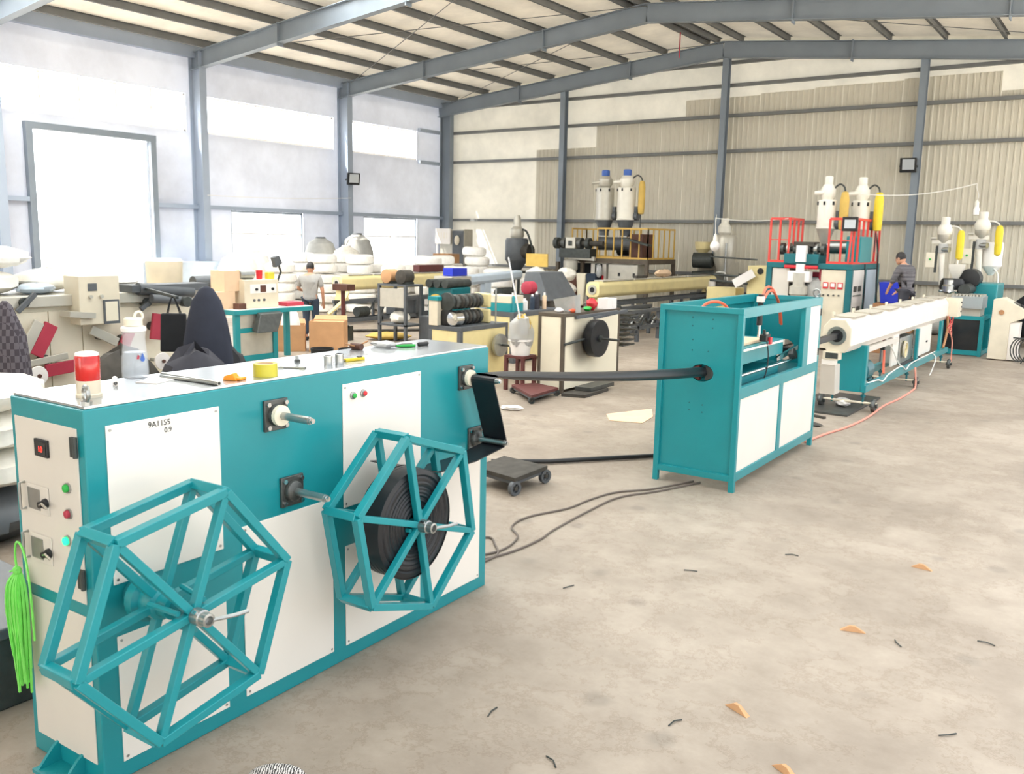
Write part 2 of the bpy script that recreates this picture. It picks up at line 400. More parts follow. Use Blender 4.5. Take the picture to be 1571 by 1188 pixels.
# roof: lining sheets, purlins along the hall, portal rafters across it
SH = .2
def slab(x0, x1, y0, y1, z0f, t):
    return MB().add([(x0,y0,z0f(x0)),(x1,y0,z0f(x1)),(x1,y1,z0f(x1)),(x0,y1,z0f(x0))], [(0,1,2,3)])
XH = -17.9      # lining in the far bays; translucent sheets added over unseen bays for fill light
rs = MB()
for a, b_, c_, d_ in [(XL-.3, XH, 10.6, YG+.1), (XH, XM, 16.95, YG+.1), (XM, XR, 22.9, YG+.1)]:
    rs.add(*(lambda q: (q.v, q.f))(slab(a, b_, c_, d_, lambda x: rz_(x)+SH, .08)))
ceiling = struct('ceiling', rs, M['roof_sheet'])
for a, b_, c_, d_, mm in [(XL-.3, XH, YB, 3.0, 'roof_sheet'), (XH, XM, YB, 3.0, 'roof_sheet'), (XM, XR, YB, 1.0, 'roof_sheet'), (XM, XR, 1.0, 18.0, 'fill_sheet_dim'), (XM, XR, 18.0, 22.9, 'roof_sheet'), (XL-.3, XH, 3.0, 10.6, 'fill_sheet'), (XH, XM, 3.0, 16.95, 'fill_sheet')]:
    obj('unseen_roof_sheet', slab(a, b_, c_, d_, lambda x: rz_(x)+SH, .01), M[mm], ceiling)
px = []
for i in range(8): px += [XL+.75+1.5*i, XM+.55+1.5*i]
px += [XM-.25]
for x in px:
    if x > XR: continue
    z = rz_(x)
    pm = MB().box(x-.006, YB, z, x+.006, YG-.2, z+SH).box(x-.006, YB, z, x+.07, YG-.2, z+.012).box(x-.006, YB, z+SH-.012, x+.07, YG-.2, z+SH)
    obj('purlin', pm, M['purlin_steel'], ceiling)
for yc in (-7.05, -1.05, 5.0, 11.05, 16.95, 22.9, 28.3):
    for a, b_ in ((XL+.02, XM), (XM, XR)):
        z0, z1 = rz_(a), rz_(b_); dp = .5; off = Vector((0, 0, -dp/2))
        rf = Ibeam(Vector((a, yc, z0))+off, Vector((b_, yc, z1))+off, dp, .22, (0, 0, 1), .018)
        obj('rafter', rf, M['structure_steel'], ceiling)
        for fx in (.33, .72):
            xx = a+(b_-a)*fx
            obj('splice_plate', bx(xx-.015, yc-.11, rz_(xx)-dp-.08, xx+.015, yc+.11, rz_(xx)+.03), M['structure_steel'], ceiling)
# roof bracing rods and a hanging hook
for a, b_ in (((XL+.6, 16.95), (XM, 22.9)), ((XL+.6, 22.9), (XM, 16.95)), ((XL+.6, 22.9), (XM, 28.3)), ((XM, 22.9), (XL+.6, 28.3)), ((XM, 22.9), (-.5, 28.3))):
    obj('brace_rod', tb([(a[0], a[1], rz_(a[0])-.06), (b_[0], b_[1], rz_(b_[0])-.06)], .012, 5), M['purlin_steel'], ceiling)
obj('hook_rod', tb([(-12.4, 26.2, rz_(-12.4)), (-12.4, 26.2, rz_(-12.4)-.75)], .02, 6), M['dull_red'], ceiling)
# ================================================================== winder in front
# local frame of both hero machines: x = outwards from the front face, y = along the line, z = up
WA = thing('winding_machine', 'long teal winding machine with white panels carrying two hexagonal reels', 'machine', (-3.309, 1.817, 0), math.radians(1.819))
LA, DA, HA = 2.752, .535, 1.62
obj('body', bx(-DA, 0, 0, 0, LA, HA-.012), M['teal'], WA, bevel=.006)
obj('top_sheet', bx(-DA+.006, .012, HA-.0115, -.008, LA-.012, HA+.001), M['galv'], WA, bevel=.002)
def front_panel(u0, u1, z0, z1):
    p = obj('front_panel', bx(.0005, u0, z0, .005, u1, z1), M['white_panel'], WA, bevel=.002)
    for u in (u0+.018, u1-.018):
        for z in (z0+.02, z1-.02):
            obj('screw', cy((.005, u, z), (.008, u, z), .006, n=8), M['steel'], p)
    return p
pUL = front_panel(.087, .636, .865, 1.533); pUR = front_panel(1.418, 2.06, .865, 1.533)
front_panel(.088, .64, .078, .64); front_panel(.742, 1.333, .085, .94)
front_panel(1.425, 2.06, .082, .65); front_panel(2.12, 2.67, .082, .92)
def text_on(parent, body, size, loc, rot, m, name='lettering', ext=.0004):
    c = bpy.data.curves.new(name, 'FONT'); c.body = body; c.size = size; c.extrude = ext
    o = bpy.data.objects.new(name, c); C.objects.link(o); c.materials.append(m)
    bpy.context.view_layer.update(); me = bpy.data.meshes.new_from_object(o); bpy.data.objects.remove(o)
    o = bpy.data.objects.new(name, me); C.objects.link(o); o.parent = parent; o.location = loc; o.rotation_euler = rot; return o
RF = (PI/2, 0, PI/2)      # text standing on a face that looks along +x
text_on(pUL, '9A1155', .034, (.0058, .276, 1.494), RF, M['black_matte']); text_on(pUL, '0.9', .03, (.0058, .352, 1.462), RF, M['black_matte'])
for u, z, mm in ((1.492, 1.466, 'green'), (1.572, 1.468, 'red')):
    bt = obj('push_button', MB().lathe([(.021, 0), (.021, .006), (.014, .008), (.014, .014)], (.005, u, z), 14, (1, 0, 0)), M['steel'], pUR)
    obj('button_cap', MB().lathe([(.0135, 0), (.0135, .006), (.006, .01)], (.0185, u, z), 12, (1, 0, 0)), M[mm], bt)
# guide rollers on square flange blocks
for u, z, col, ln in ((.96, 1.445, True, .25), (1.052, 1.049, False, .25), (2.495, 1.444, True, .26), (2.60, 1.038, False, .25)):
    fl = obj('bearing_block', MB().box(0, u-.072, z-.075, .016, u+.072, z+.075).lathe([(.055, 0), (.05, .02), (.035, .03)], (.016, u, z), 18, (1, 0, 0)), M['steel_dark'], WA, bevel=.003)
    for du in (-.054, .054):
        for dz in (-.056, .056): obj('bolt', cy((.016, u+du, z+dz), (.03, u+du, z+dz), .012, n=6), M['chrome'], fl)
    obj('guide_roller', MB().lathe([(.019, .02), (.019, ln-.012), (.016, ln-.012), (.016, ln)], (0, u, z), 14, (1, 0, 0)), M['steel'], WA)
    if col: plabel(obj('collar', MB().lathe([(.03, .03), (.05, .034), (.05, .056), (.03, .06)], (0, u, z), 20, (1, 0, 0)), M['cream_pale'], WA), 'cream plastic collar')
    obj('shaft_nut', cy((ln, u, z), (ln+.012, u, z), .013, n=6), M['chrome'], WA)
# end face with the control door
def end_panel(n0, n1, z0, z1):
    return obj('control_door' if z1 > 1.2 else 'end_panel', bx(n0, -.006, z0, n1, -.0005, z1), M['beige_panel'], WA, bevel=.002)
cd = end_panel(-.5, -.046, .80, 1.53); end_panel(-.49, -.04, .095, .745)
ds = obj('digital_meter', bx(-.34, -.018, 1.382, -.244, -.006, 1.455), M['black'], cd, bevel=.003)
ds_g = obj('meter_window', bx(-.33, -.0195, 1.392, -.254, -.018, 1.446), M['dark_glass'], ds)
text_on(ds, '10', .034, (-.307, -.0205, 1.404), (PI/2, 0, 0), M['led_red'])
for z in (1.455, .908):
    hg = obj('hinge', MB().box(-.078, -.018, z-.04, -.05, -.006, z+.04).cyl((-.046, -.014, z-.042), (-.046, -.014, z+.042), .01, n=8), M['iron'], cd if z > 1 else WA)
for z, two in ((1.19, 0), (.975, 1)):
    tr = obj('speed_controller', bx(-.43, -.012, z-.06, -.27, -.0065, z+.062), M['beige_panel'], cd, bevel=.002)
    obj('cover_plate', bx(-.42, -.0145, z-.045, -.33, -.012, z+.045), M['steel'], tr)
    obj('handle', tb([(-.452, -.006, z+.058), (-.452, -.03, z+.058), (-.452, -.03, z-.055), (-.452, -.006, z-.055)], .006), M['steel'], tr)
    obj('knob', MB().lathe([(.022, 0), (.02, .012), (.014, .014), (.014, .032)], (-.286, -.012, z-.005), 14, (0, -1, 0)), M['black'], tr)
    obj('pointer_lever', tb([(-.286, -.04, z-.004), (-.262, -.045, z+.006), (-.232, -.04, z-.012)], .005), M['chrome'], tr)
for n_, z, mm, nm in ((-.125, 1.278, 'green', 'start_button'), (-.127, 1.170, 'dull_red', 'stop_button'), (-.149, 1.053, 'led_green', 'indicator_light')):
    b_ = obj(nm, MB().lathe([(.022, 0), (.022, .008)], (n_, -.006, z), 14, (0, -1, 0)), M['steel'], cd)
    obj('button_cap', MB().lathe([(.017, 0), (.016, .01), (.008, .014)], (n_, -.014, z), 12, (0, -1, 0)), M[mm], b_)
for n_ in (-.42, -.22):      # floor lug at the end
    pass
fb = obj('floor_lug', MB().box(-.36, -.11, 0, -.12, 0, .016).hexa([(-.34, -.1, .016), (-.325, -.1, .016), (-.325, 0, .016), (-.34, 0, .016)], [(-.34, -.03, .09), (-.325, -.03, .09), (-.325, 0, .11), (-.34, 0, .11)]).hexa([(-.155, -.1, .016), (-.14, -.1, .016), (-.14, 0, .016), (-.155, 0, .016)], [(-.155, -.03, .09), (-.14, -.03, .09), (-.14, 0, .11), (-.155, 0, .11)]), M['teal'], WA)
# lifting eyes at two corners
for n_, u in ((-.03, .035),):
    ey = obj('lifting_eye', MB().cyl((n_, u, HA), (n_, u, HA+.018), .022, n=8).tube([(n_+.03*math.cos(t), u-.02*math.cos(t)*.4, HA+.046+.03*math.sin(t)) for t in [2*PI*i/14 for i in range(14)]], .0085, 6, True), M['steel'], WA)

# hexagonal reels on the winder
def reel(name, label, u, z, base, loc_n=(.2, .4)):
    T = thing(name, label, 'reel', (0, 0, 0), 0, None)
    a = math.radians(1.819); T.rotation_euler = (0, 0, a)
    T.location = Vector((-3.309, 1.817, 0)) + Matrix.Rotation(a, 3, 'Z') @ Vector((0, u, 0)); T.location.z = z
    R_ = .492; V = [(R_*math.cos(math.radians(base+60*i)), R_*math.sin(math.radians(base+60*i))) for i in range(6)]
    for d in loc_n:
        for i in range(6):
            p, q = V[i], V[(i+1) % 6]
            obj('rim_bar', MB().bar((d, p[0], p[1]), (d, q[0], q[1]), .036, .042, (1, 0, 0)), M['teal'], T, bevel=.003)
            obj('spoke', MB().bar((d, p[0]*.05, p[1]*.05), (d, p[0]*.97, p[1]*.97), .033, .036, (1, 0, 0)), M['teal'], T, bevel=.003)
    for i in range(6): obj('cross_bar', MB().bar((loc_n[0], V[i][0], V[i][1]), (loc_n[1], V[i][0], V[i][1]), .04, .04, (0, -V[i][1], V[i][0])), M['teal'], T, bevel=.003)
    obj('hub_drum', MB().lathe([(.05, 0), (.095, .005), (.095, .05), (.07, .06), (.07, .13), (.05, .14), (.05, .2)], (.085, 0, 0), 24, (1, 0, 0)), M['teal'], T)
    obj('axle_stub', cy((.006, 0, 0), (.09, 0, 0), .045, n=18), M['teal_dark'], T)
    for i in range(3):
        t = math.radians(base+30+120*i); obj('hub_pin', tb([(.24, .09*math.cos(t), .09*math.sin(t)), (.4, .07*math.cos(t), .07*math.sin(t))], .012, 6), M['teal'], T)
    hub = obj('lock_collar', MB().lathe([(.016, 0), (.034, 0), (.034, .045), (.028, .048), (.028, .08), (.018, .082), (.016, .06)], (.418, 0, 0), 18, (1, 0, 0)), M['steel'], T)
    for dz in (.022, .05): obj('set_screw', cy((.43+dz*.4, -.022, .024), (.43+dz*.4, -.028, .031), .008, n=8), M['chrome'], hub)
    obj('spindle', MB().lathe([(.025, -.2), (.025, .02)], (.40, 0, 0), 14, (1, 0, 0)), M['teal_dark'], T)
    obj('handle_rod', tb([(.49, .02, -.006), (.515, .11, -.012), (.52, .17, -.014)], .009, 8), M['steel'], T)
    return T
reel('winding_reel', 'empty teal hexagonal reel on the near end of the winding machine', .166, .815, 9.5)
reel('winding_reel', 'teal hexagonal reel holding the black tape coil on the winding machine', 1.563, .814, 41.5)
AA = math.radians(1.819)
def onA(n_, u, z): v = Matrix.Rotation(AA, 3, 'Z') @ Vector((n_, u, 0)); return Vector((-3.309+v.x, 1.817+v.y, z))
# black tape coil between the reel's rims
cw = thing('tape_coil', 'black coil of flat tape wound inside the far hexagonal reel', 'coil', onA(0, 1.563, .814), AA)
tw = MB(); prof = []
rr = random.Random(3)
for i in range(26):
    r0 = .06+.23*i/25; prof.append((r0, .378+rr.uniform(-.006, .004)))
tw.lathe([(.06, .222), (.2, .222), (.29, .226), (.291, .30), (.289, .374)]+list(reversed(prof))+[(.06, .222)], (0, 0, 0), 48, (1, 0, 0), False, False)
obj('wound_tape', tw, M['tape'], cw, ang=20)
for i in range(5): obj('loose_turn', MB().ring((.235+.028*i, .003*i, -.002*i), (1, 0, 0), .294, .288, .021, 48), M['tape'], cw)
# flat tape: cutter -> top roller -> lower roller -> coil
tp = MB()
path = [(2.53, 1.4665), (2.495, 1.4665), (2.478, 1.458), (2.4715, 1.444), (2.475, 1.425), (2.55, 1.24), (2.621, 1.05), (2.620, 1.028), (2.60, 1.016), (2.3, .985), (1.95, .99), (1.72, 1.062), (1.62, 1.10), (1.563, 1.107)]
n0, n1 = .062, .235
for i in range(len(path)):
    u, z = path[i]
    tp.v += [tuple(onA(n0, u, z)), tuple(onA(n1, u, z))]
for i in range(len(path)-1): tp.f.append((2*i, 2*i+1, 2*i+3, 2*i+2))
tape = obj('flat_hose', tp, M['tape']); tape.modifiers.new('t', 'SOLIDIFY').thickness = .006
tag(tape, 'black flat hose looped over the guide rollers down to the wound coil', 'hose')
hs = MB(); N_ = 22; K_ = 16
P0, P1 = onA(.15, 2.512, 1.474), Vector((-3.30, 7.95, 1.093))
for i in range(N_+1):
    t = i/N_; p = P0.lerp(P1, t); e = min(1, t*1.25); e = e*e*(3-2*e); q = min(1, t/.07)
    a, b = .088*(1-e)+.05*e, .006+(.022*(1-e)+.04*e)*q; sg = -.03*4*t*(1-t)
    for j in range(K_):
        an = 2*PI*j/K_; c, s_ = math.cos(an), math.sin(an); kx = 1-.22*e*math.exp(-((an-PI*.1)/.35)**2)
        hs.v.append((p.x+a*c*kx, p.y, p.z+sg+b*s_))
for i in range(N_): hs.f += [(i*K_+j, i*K_+(j+1) % K_, (i+1)*K_+(j+1) % K_, (i+1)*K_+j) for j in range(K_)]
hs.smooth = True
tag(obj('flat_hose', hs, M['tape'], ang=60), 'black flattened hose stretched from the open teal machine to the winder', 'hose')

# ------------------------------------------------------------------ things lying on the winder's top
def onTop(n_, u, dz=0): return onA(n_, u, HA+.001+dz)
t = thing('warning_beacon', 'red warning beacon on a white base at the winder corner', 'beacon', onTop(-.20, .15), AA)
obj('base', MB().lathe([(.052, 0), (.052, .012), (.047, .016), (.047, .07)], n=24), M['off_white'], t)
obj('lens', MB().lathe([(.046, .07), (.048, .075), (.0485, .165), (.046, .172)], n=28), M['red_lens'], t)
obj('lens_cap', MB().lathe([(.046, .172), (.044, .182), (.034, .186)], n=24), M['paper'], t)
obj('reflector', MB().box(-.006, -.03, .08, .006, .03, .15), M['chrome'], t)
t = thing('water_bottle', 'clear water bottle half full with a cream flip lid on the winder', 'bottle', onTop(-.49, .56), AA)
body = [(.05, 0), (.059, .006), (.06, .03), (.058, .09), (.051, .15), (.049, .19), (.053, .225), (.05, .236), (.036, .246)]
obj('shell', MB().lathe(body, n=32, capt=False), M['bottle_shell'], t)
obj('water', MB().lathe([(.045, .008), (.054, .012), (.055, .03), (.052, .09), (.0495, .122)], n=28), M['water'], t)
obj('shoulder_ring', MB().lathe([(.05, .216), (.056, .222), (.056, .236), (.05, .242)], n=28), M['paper'], t)
obj('lid', MB().lathe([(.036, .243), (.041, .248), (.041, .276), (.037, .281)], n=24), M['cream_pale'], t)
obj('carry_loop', tb([(.0, .03+.021*math.cos(a_), .287+.021*math.sin(a_)) for a_ in [2*PI*i/16 for i in range(16)]], .006, 8, True), M['cream_pale'], t)
lb = obj('printed_drop', MB().prism([(-.012, 0), (-.006, -.01), (.006, -.01), (.012, 0), (.004, .022), (0, .03), (-.004, .022)], lambda x, z: (.0600, x, .093+z), lambda x, z: (.0612, x, .093+z)), M['blue'], t)
obj('printed_flame', MB().prism([(-.006, 0), (.006, 0), (.008, .016), (0, .02)], lambda x, z: (.0565, -.022+x, .095+z), lambda x, z: (.0575, -.022+x, .095+z)), M['dull_red'], t)
tag(obj('card', bx(-.055, -.075, 0, .055, .075, .004), M['paper']), 'square white card lying next to the water bottle', 'card', None, onTop(-.335, .56), AA+.35)
for (a, b, r_), lb in zip((((-.43, .66), (-.012, .655), .011), ((-.40, .63), (-.02, .668), .008)), ('thick steel tube lying across the winder top', 'thin steel rod lying against the thick tube')):
    o = tag(obj('steel_tube' if r_ > .01 else 'steel_rod', MB().ring((0, 0, 0), (1, 0, 0), r_, r_*.65, math.dist(a, b), 14) if r_ > .01 else MB().cyl((0, 0, 0), (math.dist(a, b), 0, 0), r_), M['steel']), lb, 'tube' if r_ > .01 else 'rod')
    o.location = onTop(a[0], a[1], r_); o.rotation_euler = (0, 0, AA+math.atan2(b[1]-a[1], b[0]-a[0]))
o = tag(obj('tube_stub', MB().ring((0, 0, 0), (1, 0, 0), .012, .008, .15, 16), M['white_paint']), 'short white tube stub lying between beacon and bottle', 'tube', None, onTop(-.47, .44, .012), AA-.55)
t = thing('orange_clamp', 'small orange plastic clamp near the winder front edge', 'clamp', onTop(-.10, .80), AA+.3)
obj('jaw', MB().hexa([(-.035, -.03, 0), (.035, -.02, 0), (.03, .03, 0), (-.03, .03, 0)], [(-.03, -.024, .02), (.012, -.016, .034), (.01, .02, .034), (-.026, .024, .018)]), M['orange_bright'], t, bevel=.003)
obj('grip', bx(.0, -.012, .0, .05, .04, .014), M['orange_bright'], t, bevel=.004)
t = thing('tape_roll', 'yellow translucent tape roll standing near the winder front edge', 'tape roll', onTop(-.085, .985), AA)
obj('roll', MB().ring((0, 0, 0), (0, 0, 1), .058, .042, .062, 32), M['lemon'], t)
obj('core', MB().ring((0, 0, .001), (0, 0, 1), .0415, .038, .06, 28), M['card_pale'], t)
t = thing('wrench', 'steel open wrench lying behind the yellow tape roll', 'wrench', onTop(-.175, 1.24), AA+.5)
obj('shank', bx(-.045, -.006, 0, .045, .006, .007), M['steel'], t, bevel=.002)
for s_ in (-1, 1): obj('jaw', MB().prism([(0, -.014), (.03, -.016), (.03, -.006), (.014, -.005), (.014, .005), (.03, .006), (.03, .016), (0, .014)], lambda x, y, s_=s_: (s_*(.04+x), y, 0), lambda x, y, s_=s_: (s_*(.04+x), y, .008)), M['steel'], t)
t = thing('hex_bolt', 'short steel bolt standing on its head mid winder top', 'bolt', onTop(-.33, 1.42), AA)
obj('head', cy((0, 0, 0), (0, 0, .014), .016, n=6), M['steel_dark'], t); obj('shank', cy((0, 0, .014), (0, 0, .034), .009), M['steel'], t)
for (n_, u, h, lb) in ((-.135, 1.455, .046, 'darker steel sleeve on the winder, left one of two'), (-.112, 1.515, .052, 'taller bright steel sleeve on the winder, right one of two')):
    t = thing('steel_sleeve', lb, 'sleeve', onTop(n_, u), AA, 'steel sleeves on the winder top')
    obj('shell', MB().ring((0, 0, 0), (0, 0, 1), .0225, .018, h, 24), M['steel'], t); obj('rim', MB().ring((0, 0, h), (0, 0, 1), .0235, .0175, .004, 24), M['chrome'], t)
t = thing('utility_knife', 'yellow utility knife with a black slider by the sleeves', 'knife', onTop(-.135, 1.66), AA+1.45)
obj('handle', MB().prism([(-.07, -.011), (.06, -.013), (.07, 0), (.06, .012), (-.07, .012)], lambda x, y: (x, y, 0), lambda x, y: (x, y, .016)), M['yellow'], t, bevel=.003)
obj('slider', bx(.02, -.008, .016, .045, .008, .021), M['black'], t); obj('blade', bx(-.09, -.006, .006, -.07, .007, .008), M['steel'], t)
tag(obj('paper_scrap', bx(-.05, -.03, 0, .05, .03, .003), M['paper']), 'small white paper scrap behind the steel sleeves', 'paper', None, onTop(-.36, 1.72), AA+.4)
t = thing('pliers', 'pliers with dark green and black grips near the winder far end', 'pliers', onTop(-.36, 2.26), AA+1.1)
for s_, mm in ((-1, 'green'), (1, 'black')):
    plabel(obj('grip', tb([(0, .004*s_, .01), (.05, .02*s_, .01), (.12, .024*s_, .01)], [.007, .01, .009], 8), M[mm], t), 'dark green grip' if s_ < 0 else 'black grip')
obj('jaws', MB().prism([(0, -.012), (-.03, -.012), (-.06, -.003), (-.06, .003), (-.03, .012), (0, .012)], lambda x, y: (x, y, .004), lambda x, y: (x, y, .016)), M['steel_dark'], t)
t = thing('screwdriver', 'dark handled screwdriver lying at the winder far end', 'screwdriver', onTop(-.30, 2.40, .012), AA+1.5)
obj('handle', MB().lathe([(.008, 0), (.013, .01), (.012, .06), (.014, .085), (.008, .095)], axis=(1, 0, 0), n=10), M['black'], t); obj('shank', cy((-.08, 0, 0), (0, 0, 0), .003, n=8), M['steel'], t)
tag(obj('plastic_bag', MB().ell((0, 0, .02), .09, .06, .02, 14, 8, .18, 4), M['plastic_frost']), 'crumpled clear plastic bag at the winder back edge', 'bag', None, onTop(-.42, 2.22), AA)
t = thing('roller_part', 'small wooden spool with two rods on the winder back edge', 'spool', onTop(-.46, 2.02), AA)
obj('spool', cy((-.04, 0, .02), (.04, 0, .02), .02), M['brown'], t)
for s_ in (-1, 1): obj('rod', tb([(0, .01*s_, .02), (.0, .1*s_, .045)], .005), M['wood'], t)
# green twine hanging from the lower handle
gt = thing('twine_bundle', 'bright green plastic twine bundle hanging from the door handle', 'twine', onA(-.462, -.05, .90), AA)
g = MB(); r_ = random.Random(5)
for i in range(46):
    a_ = r_.uniform(-1, 1); b_ = r_.uniform(-.6, .6); L_ = r_.uniform(.34, .58)
    g.tube(spline([(0, 0, -.03), (.045*a_, -.02+.03*b_, -.09), (.06*a_, -.025+.035*b_, -.22), (.045*a_+r_.uniform(-.02, .02), -.02+.03*b_, -L_)], 4), .0058, 4)
strands = obj('strands', g, M['lime'], gt); strands['kind'] = 'stuff'
obj('knot', MB().ell((0, -.01, -.03), .022, .018, .02, 10, 6), M['lime'], gt)
obj('hanging_loop', tb(spline([(.0, -.01, -.03), (-.006, -.01, .04), (.02, -.015, .1), (.06, -.015, .09), (.10, -.02, .02), (.135, -.03, -.12), (.14, -.03, -.3)], 5), .005, 5), M['lime'], gt)
obj('cross_tie', tb([(-.05, -.015, -.045), (0, -.02, -.025), (.02, -.02, -.02)], .004, 5), M['lime'], gt)

# ================================================================== open teal machine
BB = math.radians(.974); OB = Vector((-2.916, 7.7625, 0))
B = thing('cutting_machine', 'open topped teal machine frame with white lower panels', 'machine', OB, BB)
LB, DB, HB = 2.553, .822, 1.716; P_ = .052
for n_ in (0, -DB+P_):
    for u in (0, LB-P_): obj('post', bx(n_-P_, u, 0, n_, u+P_, HB-P_), M['teal'], B, bevel=.003)
for u in (0, LB-P_):
    obj('end_rail', bx(-DB, u, HB-P_, 0, u+P_, HB), M['teal'], B, bevel=.003); obj('end_rail', bx(-DB+P_, u+.002, .10, -P_, u+P_, .16), M['teal'], B, bevel=.003)
for n_ in (0, -DB+P_):
    obj('top_rail', bx(n_-P_, P_, HB-.088, n_-.001, LB-P_, HB), M['teal'], B, bevel=.003)
    obj('bottom_rail', bx(n_-P_, P_, .10, n_-.001, LB-P_, .182), M['teal'], B, bevel=.003)
    obj('middle_rail', bx(n_-P_, P_, .88, n_-.001, LB-P_, .985), M['teal'], B, bevel=.003)
obj('middle_post', bx(-P_, 1.215, .182, -.001, 1.315, .88), M['teal'], B, bevel=.003)
obj('window_post', bx(-P_, 1.93, .985, -.001, 2.11, HB-.088), M['teal'], B, bevel=.003)
for u0, u1 in ((P_, 1.215), (1.315, LB-P_)): obj('lower_panel', bx(-.03, u0+.001, .183, -.012, u1-.001, .879), M['white_panel'], B, bevel=.002)
sp = obj('narrow_door', bx(-.03, 2.111, .986, -.004, 2.505, HB-.09), M['white_panel'], B, bevel=.002)
for z in (1.1, 1.55): obj('hinge', cy((-.002, 2.51, z-.04), (-.002, 2.51, z+.04), .012, n=8), M['iron'], sp)
# end plates, each with a round hole for the hose
def holed_plate(u, hx, hz, ra, rb, t=.008):
    m_ = MB(); n_ = 32; o1 = []; o2 = []
    x0, x1, z0, z1 = -DB+P_, -P_, .16, HB-P_
    for i in range(n_):
        a_ = 2*PI*i/n_; c, s_ = math.cos(a_), math.sin(a_)
        k = min(((x1-hx) if c > 0 else (x0-hx))/c if abs(c) > 1e-6 else 1e9, ((z1-hz) if s_ > 0 else (z0-hz))/s_ if abs(s_) > 1e-6 else 1e9)
        o1.append((hx+ra*c, hz+rb*s_)); o2.append((hx+k*c, hz+k*s_))
    for cnr in ((x0, z0), (x1, z0), (x1, z1), (x0, z1)):
        j = min(range(n_), key=lambda i: (o2[i][0]-cnr[0])**2+(o2[i][1]-cnr[1])**2); o2[j] = cnr
    for y in (u, u+t): m_.v += [(x, y, z) for x, z in o1]+[(x, y, z) for x, z in o2]
    for i in range(n_):
        j = (i+1) % n_; m_.f += [(i, j, n_+j, n_+i), (2*n_+i, 3*n_+i, 3*n_+j, 2*n_+j), (i, 2*n_+i, 2*n_+j, j), (n_+i, n_+j, 3*n_+j, 3*n_+i)]
    return m_
ep = obj('end_plate', holed_plate(.034, -.384, 1.093, .115, .082), M['teal'], B)
obj('end_plate', holed_plate(LB-.045, -.384, 1.093, .12, .12), M['teal'], B)
for xx, zz in ((-.50, 1.61), (-.30, 1.60), (-.50, 1.53), (-.30, 1.52), (-.49, 1.40), (-.49, 1.3), (-.33, 1.3), (-.49, .80), (-.49, .73), (-.36, .79), (-.36, .72)): obj('bolt_head', cy((xx, .034, zz), (xx, .028, zz), .008, n=6), M['teal_dark'], ep)
for s_ in (-1, 1): obj('guide_cheek', MB().hexa([(-.384+s_*.03, .045, 1.02), (-.384+s_*.095, .045, 1.05), (-.384+s_*.095, .12, 1.05), (-.384+s_*.03, .12, 1.02)], [(-.384+s_*.03, .045, 1.165), (-.384+s_*.095, .045, 1.14), (-.384+s_*.095, .12, 1.14), (-.384+s_*.03, .12, 1.165)]), M['maroon'] if s_ < 0 else M['iron'], B)
obj('inner_floor', bx(-DB+.03, P_, .935, -P_, LB-P_, .95), M['teal_dark'], B)
obj('back_plate', bx(-DB+.004, P_, .985, -DB+.012, 1.75, 1.40), M['teal'], B)
obj('back_plate', bx(-DB+.004, 1.75, .985, -DB+.012, LB-P_, HB-.088), M['teal'], B)
hb = obj('haul_bed', bx(-.62, .10, 1.14, -.16, 1.72, 1.30), M['teal'], B, bevel=.004)
obj('belt_pad', bx(-.56, .08, 1.30, -.22, 1.30, 1.335), M['card_pale'], hb, bevel=.01)
obj('slide_rod', cy((-.12, .10, 1.29), (-.12, 1.55, 1.29), .012, n=10), M['white_paint'], hb)
obj('lower_bed', bx(-.62, .10, .95, -.16, 1.60, 1.04), M['teal'], B, bevel=.004)
obj('lower_rod', cy((-.11, .08, 1.06), (-.11, 1.85, 1.06), .016, n=12), M['chrome'], B)
obj('blade_arm', MB().bar((-.16, 1.5, 1.09), (-.14, 2.15, 1.17), .03, .05), M['chrome'], B); obj('blade_hub', cy((-.16, 1.98, 1.10), (-.10, 1.98, 1.12), .06, n=18), M['steel_dark'], B)
cyl_ = obj('air_cylinder', MB().cyl((-.30, 1.32, 1.46), (-.30, 1.32, 1.78), .03, n=14).box(-.34, 1.27, 1.58, -.26, 1.37, 1.62), M['black'], B)
obj('cylinder_rod', cy((-.30, 1.32, 1.33), (-.30, 1.32, 1.50), .018, n=12), M['chrome'], cyl_); obj('cylinder_head', bx(-.335, 1.285, 1.70, -.265, 1.355, 1.76), M['white_paint'], cyl_, bevel=.006)
vl = obj('air_valve', MB().box(-.17, .96, 1.33, -.10, 1.10, 1.40).cyl((-.135, 1.0, 1.40), (-.135, 1.0, 1.45), .014), M['black'], B, bevel=.004)
obj('valve_cap', bx(-.15, 1.0, 1.40, -.11, 1.06, 1.425), M['chrome'], vl); obj('fitting', MB().box(-.10, 1.04, 1.30, -.08, 1.10, 1.37), M['red'], vl)
obj('cable', tb(spline([(-.12, 1.05, 1.33), (-.10, 1.06, 1.2), (-.09, 1.02, 1.06), (-.10, .98, .96)], 6), .007), M['black'], B)
for pts in ([(-.30, 1.34, 1.74), (-.34, 1.6, 1.84), (-.40, 2.0, 1.80), (-.42, 2.3, 1.62), (-.42, 2.4, 1.4)], [(-.28, 1.34, 1.72), (-.30, 1.55, 1.80), (-.34, 1.85, 1.78), (-.36, 2.15, 1.62), (-.36, 2.25, 1.4)], [(-.5, .14, 1.4), (-.5, .2, 1.66), (-.42, .3, 1.745), (-.32, .42, 1.69), (-.26, .5, 1.45)]):
    plabel(obj('air_hose', tb(spline(pts, 8), .014, 8), M['orange'], B), 'orange air hose')
obj('lifting_eye', MB().cyl((-.06, LB-.06, HB), (-.06, LB-.06, HB+.015), .022, n=8).tube([(-.06+.036*math.cos(q), LB-.06, HB+.05+.036*math.sin(q)) for q in [2*PI*i/14 for i in range(14)]], .011, 6, True), M['steel'], B)
